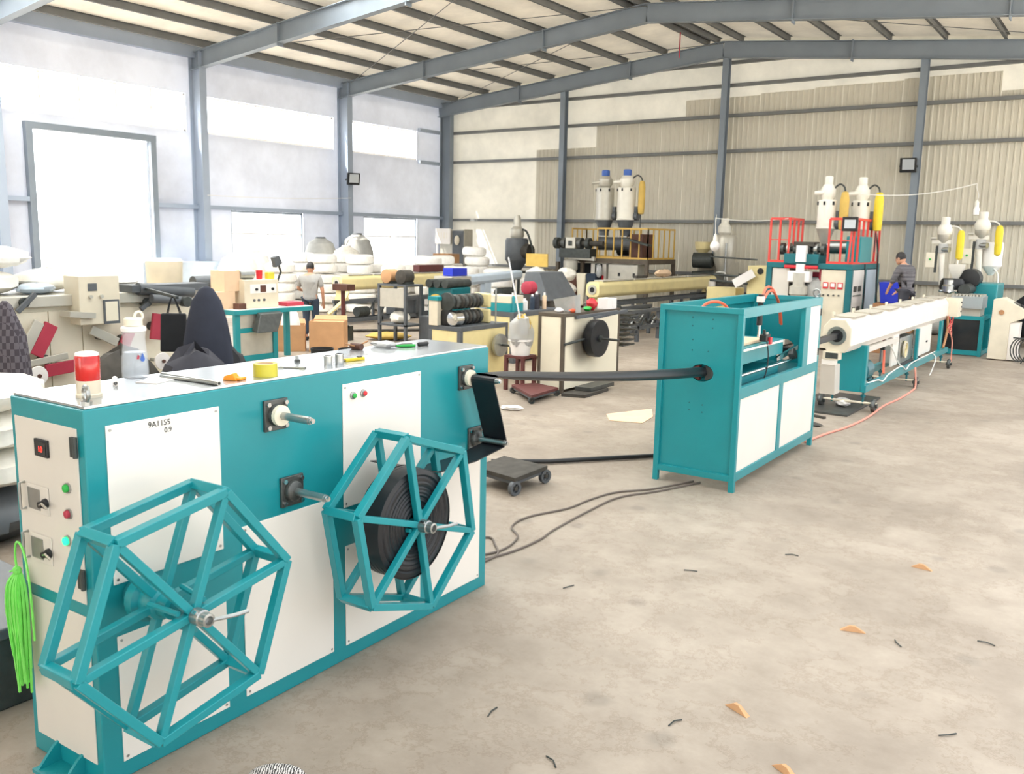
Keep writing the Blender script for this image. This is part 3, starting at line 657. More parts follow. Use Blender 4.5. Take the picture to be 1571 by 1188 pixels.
# shiny square pipe from the water trough into the machine
# ================================================================== white water trough behind the open machine
# axis x = -3.27, from y = 12.15; local frame: origin on the floor below the near end
T1 = thing('water_trough', 'long white water trough on a teal frame beyond the open teal machine', 'machine', (-3.27, 12.15, 0))
LT, ZC, HW, HH = 7.25, 1.11, .185, .225
oct_ = [(-HW, -HH*.55), (-HW*.62, -HH), (HW*.62, -HH), (HW, -HH*.55), (HW, HH*.5), (HW*.55, HH), (-HW*.55, HH), (-HW, HH*.5)]
def octp(y0, y1, k=1.0, zc=ZC): return MB().prism([(a*k, b*k) for a, b in oct_], lambda x, z: (x, y0, zc+z), lambda x, z: (x, y1, zc+z))
obj('trough_body', octp(.03, LT), M['white_paint'], T1, bevel=.02, seg=3)
obj('end_cap', octp(0, .03, .985), M['off_white'], T1, bevel=.012)
obj('seal_ring', MB().ring((0, -.012, ZC), (0, 1, 0), .125, .085, .014, 32), M['steel'], T1)
obj('inlet_bore', MB().cyl((0, -.004, ZC), (0, .002, ZC), .086, n=28), M['black'], T1)
for i in range(7):
    y = .25+i*1.0; lid = obj('lid', MB().hexa([(-.11, y, ZC+HH), (.13, y, ZC+HH), (.13, y+.72, ZC+HH), (-.11, y+.72, ZC+HH)], [(-.13, y-.02, ZC+HH+.03), (.16, y-.02, ZC+HH+.022), (.16, y+.74, ZC+HH+.022), (-.13, y+.74, ZC+HH+.03)]), M['lid_gray'], T1, bevel=.004)
    obj('lid_clip', bx(-.15, y, ZC+HH, -.12, y+.05, ZC+HH+.07), M['off_white'], lid)
obj('drain_box', bx(-.15, -.06, .79, .06, .10, .90), M['off_white'], T1, bevel=.004); obj('drain_window', bx(-.11, -.065, .81, .05, -.06, .885), M['steel_dark'], T1)
obj('drain_pipe', bx(-.16, -.05, .72, .02, .06, .79), M['white_paint'], T1, bevel=.004)
obj('drain_chute', MB().hexa([(-.2, .1, .3), (0, .1, .3), (0, .35, .3), (-.2, .35, .3)], [(-.17, -.04, .72), (.02, -.04, .72), (.02, .2, .72), (-.17, .2, .72)]), M['beige_panel'], T1)
# teal end box on a low running gear
obj('end_box', MB().hexa([(-.20, .75, .27), (.20, .75, .27), (.20, .80, .27), (-.20, .80, .27)], [(-.20, .75, .93), (.20, .75, .93), (.20, .80, .93), (-.20, .80, .93)]), M['teal'], T1)
obj('box_post', MB().bar((.205, .79, .27), (.205, .79, .93), .05, .09, (0, 1, 0)).bar((-.2, .79, .27), (-.2, .79, .93), .03, .06, (0, 1, 0)), M['teal'], T1, bevel=.004)
for y in (4.3, 6.4):
    for x_ in (-.19, .19): obj('support_post', MB().bar((x_, y, .27), (x_, y, .92), .05, .1, (0, 1, 0)), M['teal'], T1, bevel=.004)
obj('skid_beam', bx(.17, .75, .27, .25, LT-.2, .37), M['teal'], T1, bevel=.004); obj('skid_beam', bx(-.25, .75, .27, -.17, LT-.2, .37), M['teal'], T1, bevel=.004)
for y in (.8, 3.6, 6.6):
    obj('axle', cy((-.4, y, .12), (.4, y, .12), .018, n=10), M['off_white'], T1)
    for x_ in (-.36, .36):
        wh = obj('wheel', MB().lathe([(.03, -.03), (.085, -.025), (.095, 0), (.085, .025), (.03, .03)], (x_, y, .095), 20, (1, 0, 0)), M['steel_dark'], T1)
        obj('wheel_hub', cy((x_-.05, y, .095), (x_+.05, y, .095), .03, n=10), M['iron'], wh)
    for x_ in (-.21, .21): obj('jack_screw', MB().cyl((x_, y, .1), (x_, y, .34), .016, n=8).cyl((x_, y, .2), (x_, y, .235), .035, n=6), M['teal_dark'], T1)
obj('drip_tray', bx(-.16, 1.0, .80, .16, 3.0, .875), M['beige_panel'], T1)
obj('white_plate', bx(.11, 2.72, .42, .14, 3.12, .92), M['white_panel'], T1, bevel=.003)
obj('water_tank', bx(-.15, 3.3, .40, .13, 4.25, .83), M['steel'], T1, bevel=.01)
obj('access_panel', bx(.12, 4.35, .40, .15, 5.75, .90), M['white_panel'], T1, bevel=.003)
obj('panel_latch', bx(.15, 5.3, .6, .165, 5.38, .63), M['black'], T1)
pm_ = obj('pump_motor', MB().lathe([(.03, -.03), (.12, 0), (.155, .03), (.155, .36), (.12, .39), (.05, .40)], (.05, 1.02, .53), 22, (0, 1, 0)), M['motor_teal'], T1)
obj('motor_foot', bx(-.08, 1.25, .37, .16, 1.45, .40), M['motor_teal'], pm_); obj('terminal_box', bx(.0, 1.12, .67, .11, 1.26, .75), M['motor_teal'], pm_, bevel=.005)
obj('pump_head', MB().cyl((.02, 1.05, .80), (.02, 1.35, .80), .05, n=14).cyl((.02, 1.2, .62), (.02, 1.2, .9), .035, n=12), M['iron'], T1)
obj('fan', MB().ring((.15, 3.55, .62), (1, 0, 0), .14, .12, .03, 24), M['off_white'], T1)
plabel(obj('coiled_hose', tb([(.155+.01*math.sin(3*a_), 3.56+.15*math.cos(a_)*(1-.02*i), .62+.15*math.sin(a_)*(1-.02*i)) for i, a_ in enumerate([2*PI*k_/14 for k_ in range(38)])], .012, 6), M['cream'], T1), 'cream coiled hose')
obj('red_hose', tb(spline([(.1, 2.2, .9), (.12, 2.25, .7), (.14, 2.2, .5), (.16, 2.15, .38)], 6), .018, 8), M['orange'], T1)
obj('valve', MB().box(.09, 2.12, .74, .15, 2.2, .83).cyl((.12, 2.16, .83), (.12, 2.16, .89), .012), M['black'], T1)
for pts in ([(.18, 1.0, .36), (.27, 1.3, .39), (.26, 1.7, .33), (.27, 2.0, .40), (.25, 2.9, .42), (.27, 3.2, .34), (.27, 3.5, .40), (.24, 4.6, .40), (.26, 5.6, .41)], [(.12, 2.3, .9), (.17, 2.6, .7), (.19, 2.9, .5), (.24, 3.0, .40)], [(.22, 5.5, .40), (.29, 5.6, .3), (.3, 5.3, .12), (.3, 5.1, .03)]):
    plabel(obj('white_cable', tb(spline(pts, 6), .01, 6), M['white_hose'], T1), 'white cable')
jb = obj('junction_box', bx(-.02, LT-.2, .96, .36, LT+.22, 1.32), M['off_white'], T1, bevel=.006)
for z in (1.06, 1.15, 1.24): obj('port', cy((.36, LT+.1, z), (.375, LT+.1, z), .016), M['black'], jb)
for i in range(6):
    a_ = i*.05; obj('signal_hose', tb(spline([(.2, LT-.2+a_*.6, .98), (.26, LT-.25+a_, .85-a_), (.22, LT-.32, .75), (.24, LT-.05+a_, .7+a_), (.24, LT+.05, .98)], 6), .007, 6), M['pink_hose'] if i % 2 else M['red'], T1)
obj('cable_trunk', tb(spline([(.2, LT-.28, .98), (.22, LT-.3, .75), (.22, LT-.4, .55), (.24, LT-.7, .4)], 6), .022, 8), M['wood'], T1)
obj('drop_cable', tb(spline([(.24, LT-.25, .75), (.3, LT-.15, .5), (.32, LT-.2, .2), (.33, LT-.22, .02)], 6), .012, 6), M['pink_hose'], T1)
tag(obj('square_pipe', MB().bar((-3.305, 10.2, 1.09), (-3.275, 12.3, 1.11), .085, .075), M['tape'], bevel=.01), 'dark shiny pipe running from the white trough into the open machine', 'pipe')
# ground plates and things around the trough's wheels
tag(obj('checker_plate', bx(-3.95, 12.35, 0, -3.1, 14.2, .03), M['steel_dark'], bevel=.004), 'grey steel plate on the floor below the near trough wheels', 'plate')
tag(obj('crumpled_bag', MB().ell((0, 0, .055), .1, .17, .055, 14, 8, .22, 2), M['paper']), 'crumpled white plastic bag on the steel floor plate', 'bag', None, (-3.36, 13.05, .03), .5)
tag(obj('orange_cable', tb(spline([(-3.05, 10.35, .012), (-3.0, 10.95, .012), (-2.9, 11.62, .012), (-2.86, 12.48, .012), (-2.9, 13.55, .012), (-2.86, 14.35, .012), (-2.87, 15.3, .012), (-2.88, 15.6, .06), (-2.95, 15.8, .33)], 8), .014, 8), M['pink_hose']), 'pale orange cable running along the floor beside the white trough', 'cable')
tag(obj('floor_rag', MB().ell((0, 0, .02), .16, .1, .02, 12, 6, .25, 8), M['grime']), 'dark rag on the floor behind the open machine foot', 'rag', None, (-3.35, 11.45, 0))
tag(obj('scrap_strip', MB().bar((-3.55, 12.1, .015), (-3.3, 12.0, .015), .05, .03), M['grime']), 'dark strip of scrap in front of the steel floor plate', 'scrap')

# ================================================================== extruder with two hoppers at the far end of the line
E1 = thing('extruder', 'teal extruder stand with clear manifold box at the trough far end', 'machine', (-3.1, 21.3, 0))
for x_ in (-.42, .36):
    for y in (0, .9): obj('frame_post', bx(x_-.04, y-.04, 0, x_+.04, y+.04, .86), M['teal'], E1, bevel=.004)
    obj('side_rail', bx(x_-.04, .04, .78, x_+.04, .86, .86), M['teal'], E1); obj('side_rail', bx(x_-.04, .04, .02, x_+.04, .86, .12), M['teal'], E1)
for y in (0, .9): obj('cross_rail', bx(-.38, y-.04, .78, .32, y+.04, .86), M['teal'], E1); obj('cross_rail', bx(-.38, y-.04, .02, .32, y+.04, .12), M['teal'], E1)
obj('guard_glass', bx(-.38, -.01, .12, .32, .0, .78), M['dark_glass'], E1)
obj('inner_motor', MB().lathe([(.06, 0), (.17, .02), (.17, .4), (.1, .45)], (-.05, .3, .4), 20, (0, 1, 0)), M['iron'], E1)
mf = obj('manifold_box', bx(-.28, -.1, 1.02, .34, .62, 1.28), M['plastic_frost'], E1, bevel=.01)
for i in range(9): obj('manifold_valve', bx(-.26+.066*i, -.08, 1.28, -.215+.066*i, .6, 1.315), M['pellet_gray'], mf)
obj('manifold_base', bx(-.25, 0, .86, .3, .6, 1.02), M['pellet_gray'], E1)
obj('gearbox', bx(-.42, 1.2, 0, .44, 2.3, 1.52), M['teal'], E1, bevel=.03)
obj('barrel', cy((-.1, .3, 1.4), (-.1, 1.4, 1.4), .12, n=18), M['iron'], E1)
obj('drive_motor', MB().lathe([(.1, 0), (.22, .02), (.22, .5), (.16, .55)], (-.12, .95, 1.62), 20, (0, 1, 0)), M['black'], E1)
obj('die_head', MB().lathe([(.06, 0), (.13, .04), (.13, .16), (.1, .2), (.1, .3)], (-.42, .3, 1.30), 18), M['steel'], E1)
for i in range(5):
    a_ = 2*PI*i/5; obj('die_bolt', cy((-.42+.13*math.cos(a_), .3+.13*math.sin(a_), 1.36), (-.42+.19*math.cos(a_), .3+.19*math.sin(a_), 1.36), .03, n=10), M['chrome'], E1)

def hopper_loader(label, loc, sc=1.0, drum=False):
    """vacuum loader tower: motor cap, receiver, clamp ring, tube, control box, yellow filter sock"""
    L = thing('hopper_loader', label, 'loader', loc, 0, 'hopper loaders at the far extruder')
    def z(v): return v*sc
    obj('motor_cap', MB().lathe([(.095*sc, z(1.46)), (.1*sc, z(1.48)), (.1*sc, z(1.62)), (.085*sc, z(1.64))], n=18), M['hopper_white'], L)
    obj('filter_head', MB().lathe([(.15*sc, z(1.22)), (.17*sc, z(1.25)), (.17*sc, z(1.36)), (.12*sc, z(1.46))], n=20), M['hopper_white'], L)
    obj('receiver', MB().lathe([(.06*sc, z(1.02)), (.14*sc, z(1.12)), (.155*sc, z(1.22))], n=20), M['pellet_gray'], L)
    cl = obj('clamp_bar', bx(-.26*sc, -.05*sc, z(1.0), .16*sc, .05*sc, z(1.09)), M['hopper_white'], L, bevel=.006)
    obj('inlet_pipe', cy((-.16*sc, -.1*sc, z(1.13)), (-.27*sc, -.12*sc, z(1.13)), .035*sc), M['pellet_gray'], cl)
    obj('sight_glass', MB().lathe([(.1*sc, z(.78)), (.11*sc, z(.8)), (.11*sc, z(.98)), (.1*sc, z(1.0))], n=18), M['plastic_frost'], L)
    obj('discharge_motor', cy((.0, -.05*sc, z(.86)), (.16*sc, -.12*sc, z(.86)), .065*sc, n=16), M['steel'], L)
    obj('down_pipe', MB().cyl((-.02*sc, 0, z(.78)), (.03*sc, 0, 0), .07*sc, .055*sc, n=16), M['hopper_white'], L)
    cb_ = obj('control_box', bx(-.36*sc, -.08*sc, z(.42), -.16*sc, .06*sc, z(.78)), M['cream_pale'], L, bevel=.01)
    obj('box_switch', cy((-.26*sc, -.08*sc, z(.62)), (-.26*sc, -.1*sc, z(.62)), .025*sc), M['green'], cb_)
    obj('box_bracket', MB().bar((-.14*sc, 0, z(.3)), (-.14*sc, 0, z(.95)), .06*sc, .05*sc), M['iron'], L)
    obj('filter_sock', MB().lathe([(.02*sc, z(.62)), (.075*sc, z(.66)), (.085*sc, z(.8)), (.085*sc, z(1.2)), (.065*sc, z(1.3)), (.03*sc, z(1.33))], (.36*sc, .05, 0), 16), M['yellow'], L)
    obj('sock_hose', tb(spline([(.1*sc, 0, z(1.42)), (.22*sc, .02, z(1.42)), (.32*sc, .05, z(1.37)), (.36*sc, .05, z(1.31))], 5), .018*sc, 8), M['white_hose'], L)
    if drum:
        obj('drum', MB().lathe([(.05*sc, z(.16)), (.2*sc, z(.36)), (.22*sc, z(.38)), (.22*sc, z(.92)), (.2*sc, z(.94))], (.24*sc, .22*sc, 0), 22), M['paper'], L)
        obj('drum_hose', tb(spline([(.3*sc, .1*sc, z(.34)), (.42*sc, .0, z(.2)), (.46*sc, -.1*sc, z(-.1)), (.48*sc, -.15*sc, z(-.3))], 5), .02*sc, 8), M['white_hose'], L)
    else:
        obj('feed_funnel', MB().lathe([(.02*sc, z(.08)), (.05*sc, z(.12)), (.22*sc, z(.42)), (.225*sc, z(.52))], (.34*sc, .05, 0), 4), M['hopper_white'], L)
        obj('funnel_pipe', cy((.34*sc, .05, z(.5)), (.34*sc, .05, z(.66)), .018*sc), M['hopper_white'], L)
    return L
hopper_loader('white hopper loader with a square funnel above the trough far end', (-3.78, 22.1, 1.46), .92)
hopper_loader('white hopper loader with a tall white drum behind it, above the teal gearbox', (-3.2, 23.3, 1.52), .98, True)
tag(obj('material_barrel', MB().lathe([(.05, 1.0), (.24, 1.02), (.26, 1.1), (.24, 1.25), (.2, 1.3)], n=20), M['black']), 'black round motor cover between the two white hopper loaders', 'motor', None, (-3.5, 21.95, .32))
# control console
K = thing('control_console', 'white slanted control console standing beside the far extruder', 'console', (-2.24, 20.9, 0))
obj('cabinet', MB().prism([(-.30, .02), (.06, .02), (.06, .78), (.42, .95), (.36, 1.05), (-.1, 1.30), (-.28, 1.26)], lambda x, z: (x, 0, z), lambda x, z: (x, .5, z)), M['off_white'], K, bevel=.012)
obj('pedestal', bx(.06, .03, .02, .24, .45, .80), M['white_paint'], K, bevel=.008)
obj('key_panel', MB().hexa([(.08, .08, 1.203), (.30, .08, 1.084), (.30, .42, 1.084), (.08, .42, 1.203)], [(.084, .08, 1.213), (.304, .08, 1.094), (.304, .42, 1.094), (.084, .42, 1.213)]), M['steel_dark'], K)
for y in (.12, .22, .32): obj('push_button', MB().hexa([(.20, y, 1.14), (.28, y, 1.098), (.28, y+.04, 1.098), (.20, y+.04, 1.14)], [(.21, y, 1.165), (.29, y, 1.12), (.29, y+.04, 1.12), (.21, y+.04, 1.165)]), M['black'], K)
obj('cable_gland', cy((-.11, -.02, 1.0), (-.11, .01, 1.0), .05, n=16), M['wood'], K)
obj('shelf_tray', MB().bar((.3, .1, .9), (.52, .1, 1.0), .25, .02), M['paper'], K)
CS = thing('hose_stand', 'loops of dark hose hanging on a small stand beside the console', 'hose', (-1.86, 20.6, 0))
obj('stand_post', MB().cyl((.1, 0, 0), (.1, 0, .55), .018).cyl((-.2, 0, .52), (.3, 0, .5), .014).cyl((-.02, 0, 0), (.1, 0, .3), .012), M['iron'], CS)
for i in range(4): obj('hose_loop', tb([(-.06+.05*i+.17*math.cos(a_), .02*i, .28+.24*math.sin(a_)) for a_ in [2*PI*k_/20 for k_ in range(20)]], .012, 6, True), M['steel_dark'], CS)
tag(obj('tarp_heap', MB().ell((0, 0, .5), 1.0, .8, .72, 16, 9, .08, 5), M['black_matte']), 'black tarpaulin heap behind the console at the right edge', 'tarpaulin', None, (-1.6, 24.6, .2))
for i, (x_, y_, z_, s_) in enumerate(((-5.35, 25.3, .35, .55), (-4.6, 25.9, .3, .5), (-5.9, 26.2, .28, .5))):
    tag(obj('material_sack', MB().ell((0, 0, s_*.45), s_, s_*.6, s_*.48, 14, 8, .1, i), M['ochre'] if i == 0 else M['sack_gray']), ('brownish sack below the gable wall behind the trough', 'grey sack below the gable wall nearest the hopper loaders', 'grey sack below the gable wall beside the brownish sack')[i], 'sack', None, (x_, y_, 0))
for i in range(3): tag(obj('rusty_beam', bx(-2.6, 27.9, .0+.3*i, -.6, 28.3, .28+.3*i), M['wood' if i == 1 else 'grime']), ('bottom dark beam of the stack at the gable wall right side', 'middle wooden beam of the stack at the gable wall right side', 'top dark beam of the stack at the gable wall right side')[i], 'beam')

# ================================================================== teal twin extruder platform
P1 = thing('extruder_platform', 'teal twin extruder platform with red railings and control cabinets', 'machine', (-5.15, 19.93, 0))
WX, WY, ZP = 1.88, 2.37, 1.9
obj('deck', bx(-WX, 0, ZP-.12, 0, WY, ZP), M['teal_dark'], P1, bevel=.01)
for x_, y in ((-WX, 0), (-.12, 0), (-.12, 1.1), (-WX, WY-.12), (-.12, WY-.12)): obj('post', bx(x_, y, 0, x_+.12, y+.12, ZP-.12), M['teal_dark'], P1)
obj('left_cabinet', bx(-WX+.13, .03, .05, -WX+.52, 1.0, ZP-.13), M['beige_panel'], P1, bevel=.01)
cc = obj('control_cabinet', bx(-.66, .03, .05, -.13, .5, ZP-.13), M['off_white'], P1, bevel=.01)
for i in range(3):
    mb_ = obj('ammeter', bx(-.60+.155*i, .012, 1.36, -.49+.155*i, .03, 1.50), M['red'], cc); obj('dial', bx(-.585+.155*i, .008, 1.40, -.505+.155*i, .012, 1.48), M['paper'], mb_)
for i in range(4): obj('selector', cy((-.58+.11*i, .03, 1.22), (-.58+.11*i, .0, 1.22), .02, n=10), M['steel_dark'], cc)
sp1 = obj('side_cabinet', bx(-.5, .14, .3, -.01, 1.08, ZP-.13), M['white_paint'], P1, bevel=.01)
for z in (1.3, .85):
    for y in (.26, .62): obj('vent', bx(-.01, y, z, -.0, y+.24, z+.12), M['steel_dark'], sp1)
    obj('vent_strip', bx(-.01, .24, z-.1, .0, .88, z-.07), M['steel'], sp1)
obj('rear_cabinet', bx(-.5, 1.24, .3, -.01, WY-.14, ZP-.13), M['blue_pale'], P1, bevel=.01)
obj('cabinet_rail', bx(-.06, 1.22, .55, .005, WY-.12, .65), M['teal_dark'], P1)
obj('cable', tb(spline([(.03, .9, 1.9), (.05, .95, 1.4), (.04, 1.0, .9), (.06, 1.05, .5)], 6), .015), M['black'], P1); obj('cable', tb(spline([(-.1, 1.9, 2.9), (.03, 1.95, 2.2), (.05, 2.0, 1.4), (.1, 2.1, .7), (.2, 2.0, .55)], 6), .022), M['black'], P1)
def railing(x0, x1, y, z0, h, n_, side=None):
    r_ = obj('railing', bx(x0, y-.025, z0, x1, y+.025, z0+.05), M['red_rail'], P1)
    obj('top_rail', MB().bar((x0, y, z0+h), (x1, y, z0+h), .05, .05), M['red_rail'], r_)
    obj('mid_rail', MB().bar((x0, y, z0+h*.52), (x1, y, z0+h*.52), .02, .02), M['red_rail'], r_)
    for i in range(n_): x_ = x0+(x1-x0)*i/(n_-1); obj('baluster', MB().bar((x_, y, z0), (x_, y, z0+h), .04, .04), M['red_rail'], r_)
    if side:
        m_ = side[1]
        obj('top_rail', MB().bar((side[0], y, z0+h), (side[0], y+m_, z0+h), .05, .05), M['red_rail'], r_)
        obj('side_rail', MB().bar((side[0], y, z0+.025), (side[0], y+m_, z0+.025), .05, .05), M['red_rail'], r_)
        for i in range(1, side[2]+1): yy = y+m_*i/side[2]; obj('baluster', MB().bar((side[0], yy, z0), (side[0], yy, z0+h), .04, .04), M['red_rail'], r_)
railing(-WX+.03, -WX+.46, .04, ZP, .96, 3, (-WX+.46, .9, 3))
railing(-.55, -.03, .04, ZP, .96, 3, (-.03, 2.2, 6))
# twin extruder barrels and die head in the middle gap
xm = -1.0
obj('head_block', bx(-1.48, -.05, ZP-.02, -.72, .8, ZP+.2), M['teal_dark'], P1, bevel=.01)
obj('barrel', cy((-.9, .9, ZP+.36), (-.3, .9, ZP+.36), .15, n=20), M['steel'], P1); obj('gearbox', bx(-.32, .55, ZP+.02, .0, 1.5, ZP+.60), M['teal'], P1, bevel=.02)
for i in range(7):
    x_ = -1.62+.15*i; obj('clamp_ring', MB().ring((x_, .15, ZP+.30), (1, 0, 0), .13, .05, .08, 18), M['steel' if i % 2 else 'steel_dark'], P1)
obj('distribution_pipe', cy((-1.6, .15, ZP+.30), (-.65, .15, ZP+.30), .06, n=16), M['iron'], P1)
obj('manifold_cover', bx(-1.3, .0, ZP+.36, -.85, .4, ZP+.46), M['grime'], P1)
obj('die_cover', bx(-1.2, -.12, ZP+.02, -.98, .05, ZP+.38), M['paper'], P1, bevel=.01); obj('die_neck', bx(-1.18, -.1, ZP-.3, -1.0, .06, ZP-.02), M['white_paint'], P1)
obj('drive_bar', cy((-1.45, -.05, ZP-.09), (-.72, -.05, ZP-.09), .04), M['red'], P1)
obj('die_stack', MB().lathe([(.16, 0), (.2, .04), (.2, .2), (.13, .24), (.13, .5)], (-1.09, -.1, ZP-.72), 20), M['pellet_gray'], P1)
obj('clutch_cover', bx(-1.35, -.14, ZP-.42, -.86, .1, ZP-.18), M['paper'], P1, bevel=.02)
obj('insulation_wrap', MB().ell((-.82, .2, ZP-.62), .28, .26, .3, 14, 8, .12, 3), M['sack_gray'], P1)
obj('melt_pipes', MB().cyl((-1.14, -.05, .4), (-1.14, -.05, ZP-.7), .05).cyl((-1.02, -.05, .4), (-1.02, -.05, ZP-.7), .05), M['brown'], P1)
obj('red_frame', MB().box(-.72, .1, .9, -.67, .2, ZP-.12).box(-1.5, .3, ZP-.3, -.7, .4, ZP-.2), M['dull_red'], P1); obj('dark_frame', MB().box(-1.36, .3, .4, -1.28, .4, ZP-.2).box(-1.28, .5, .6, -.8, .55, 1.6), M['iron'], P1)
obj('lagging', MB().hexa([(-1.4, -.3, .7), (-.75, -.3, .9), (-.75, .3, .9), (-1.4, .3, .7)], [(-1.4, -.3, .98), (-.75, -.3, 1.12), (-.75, .3, 1.12), (-1.4, .3, .98)]), M['sack_gray'], P1, bevel=.05)
sc_ = thing('touch_screen', 'black framed touch screen above the red railing', 'screen', (-5.23, 19.85, 2.60))
obj('frame', bx(-.18, -.03, 0, .14, .03, .30), M['black'], sc_, bevel=.01); obj('display', bx(-.13, -.034, .06, .10, -.03, .24), M['screen'], sc_)
obj('arm', MB().bar((.02, .03, .1), (-.02, .06, -.69), .03, .03), M['red_rail'], sc_)
def dryer(label, loc, body_m, motor_m, sock_m, R_=.2, h=.62, grp=None, cone='pellet_gray', tr=.07):
    L = thing('hopper_dryer', label, 'dryer', loc, 0, grp)
    obj('base_flange', bx(-.13, -.13, 0, .13, .13, .03), M['steel'], L); obj('throat', MB().lathe([(tr, .03), (tr, .16)], n=14), M[cone if tr > .1 else 'steel'], L)
    obj('cone', MB().lathe([(tr+.01, .16), (R_*.98, .5)], n=22), M[cone], L)
    obj('drum', MB().lathe([(R_, .5), (R_*1.08, .5), (R_*1.08, .53), (R_, .54), (R_, .5+h), (R_*.9, .52+h)], n=24), M[body_m], L)
    for i in range(3): a_ = -.6-1.0*i; obj('latch', bx(R_*math.cos(a_)-.02, R_*math.sin(a_)-.02, .40+h, R_*math.cos(a_)+.02, R_*math.sin(a_)+.02, .48+h), M['black'], L)
    obj('loader_body', MB().lathe([(R_*.55, .52+h), (R_*.8, .62+h), (R_*.8, .76+h), (R_*.5, .86+h)], n=18), M[body_m], L)
    obj('vacuum_motor', MB().lathe([(R_*.42, .86+h), (R_*.45, .88+h), (R_*.45, 1.02+h), (R_*.36, 1.04+h)], n=16), M[motor_m], L)
    obj('inlet_elbow', cy((-.05, -R_*.6, .68+h), (-R_*1.25, -R_*.7, .66+h), .05), M[body_m], L)
    obj('blower', MB().cyl((R_*1.05, .05, .62), (R_*1.45, .05, .62), .13, n=16).box(R_*.95, .0, .5, R_*1.3, .12, .9), M['frame_gray'], L)
    if sock_m:
        obj('filter_sock', MB().lathe([(.03, h*.6), (.085, h*.62), (.1, h*.8), (.1, .42+h), (.07, .58+h), (.03, .6+h)], (R_*1.9, -.02, .1), 16), M[sock_m], L)
        obj('sock_pole', cy((R_*1.75, .04, 0), (R_*1.75, .04, h*.7), .012), M['iron'], L)
        obj('sock_hose', tb(spline([(R_*.5, 0, .74+h), (R_*1.2, 0, .86+h), (R_*1.75, -.02, .8+h), (R_*1.9, -.02, .7+h)], 5), .02), M['iron'], L)
    return L
dryer('white hopper dryer with dusty yellow sock above the open middle of the teal platform', (-6.02, 20.75, 1.92), 'hopper_white', 'hopper_white', 'ochre', .2, .62, 'hopper dryers on the teal platform').location.z = 2.16
dryer('white hopper dryer with bright yellow sock behind the touch screen', (-5.42, 21.3, 1.92), 'hopper_white', 'hopper_white', 'yellow', .2, .62, 'hopper dryers on the teal platform').location.z = 2.16
# ================================================================== people
def skin_mesh(verts, edges, radii, root=0, sub=1):
    me = bpy.data.meshes.new('tmp'); me.from_pydata(verts, edges, []); o = bpy.data.objects.new('tmp', me); C.objects.link(o)
    sm = o.modifiers.new('skin', 'SKIN'); sm.use_smooth_shade = True
    for i, r in enumerate(radii):
        rr = r if isinstance(r, tuple) else (r, r)
        me.skin_vertices[0].data[i].radius = rr; me.skin_vertices[0].data[i].use_root = (i == root)
    ss = o.modifiers.new('sub', 'SUBSURF'); ss.levels = sub; ss.render_levels = sub
    bpy.context.view_layer.update()
    e = bpy.data.meshes.new_from_object(o.evaluated_get(bpy.context.evaluated_depsgraph_get()))
    mb_ = MB(); mb_.v = [tuple(v.co) for v in e.vertices]; mb_.f = [tuple(p.vertices) for p in e.polygons]; mb_.smooth = True
    bpy.data.objects.remove(o); bpy.data.meshes.remove(e); bpy.data.meshes.remove(me); return mb_

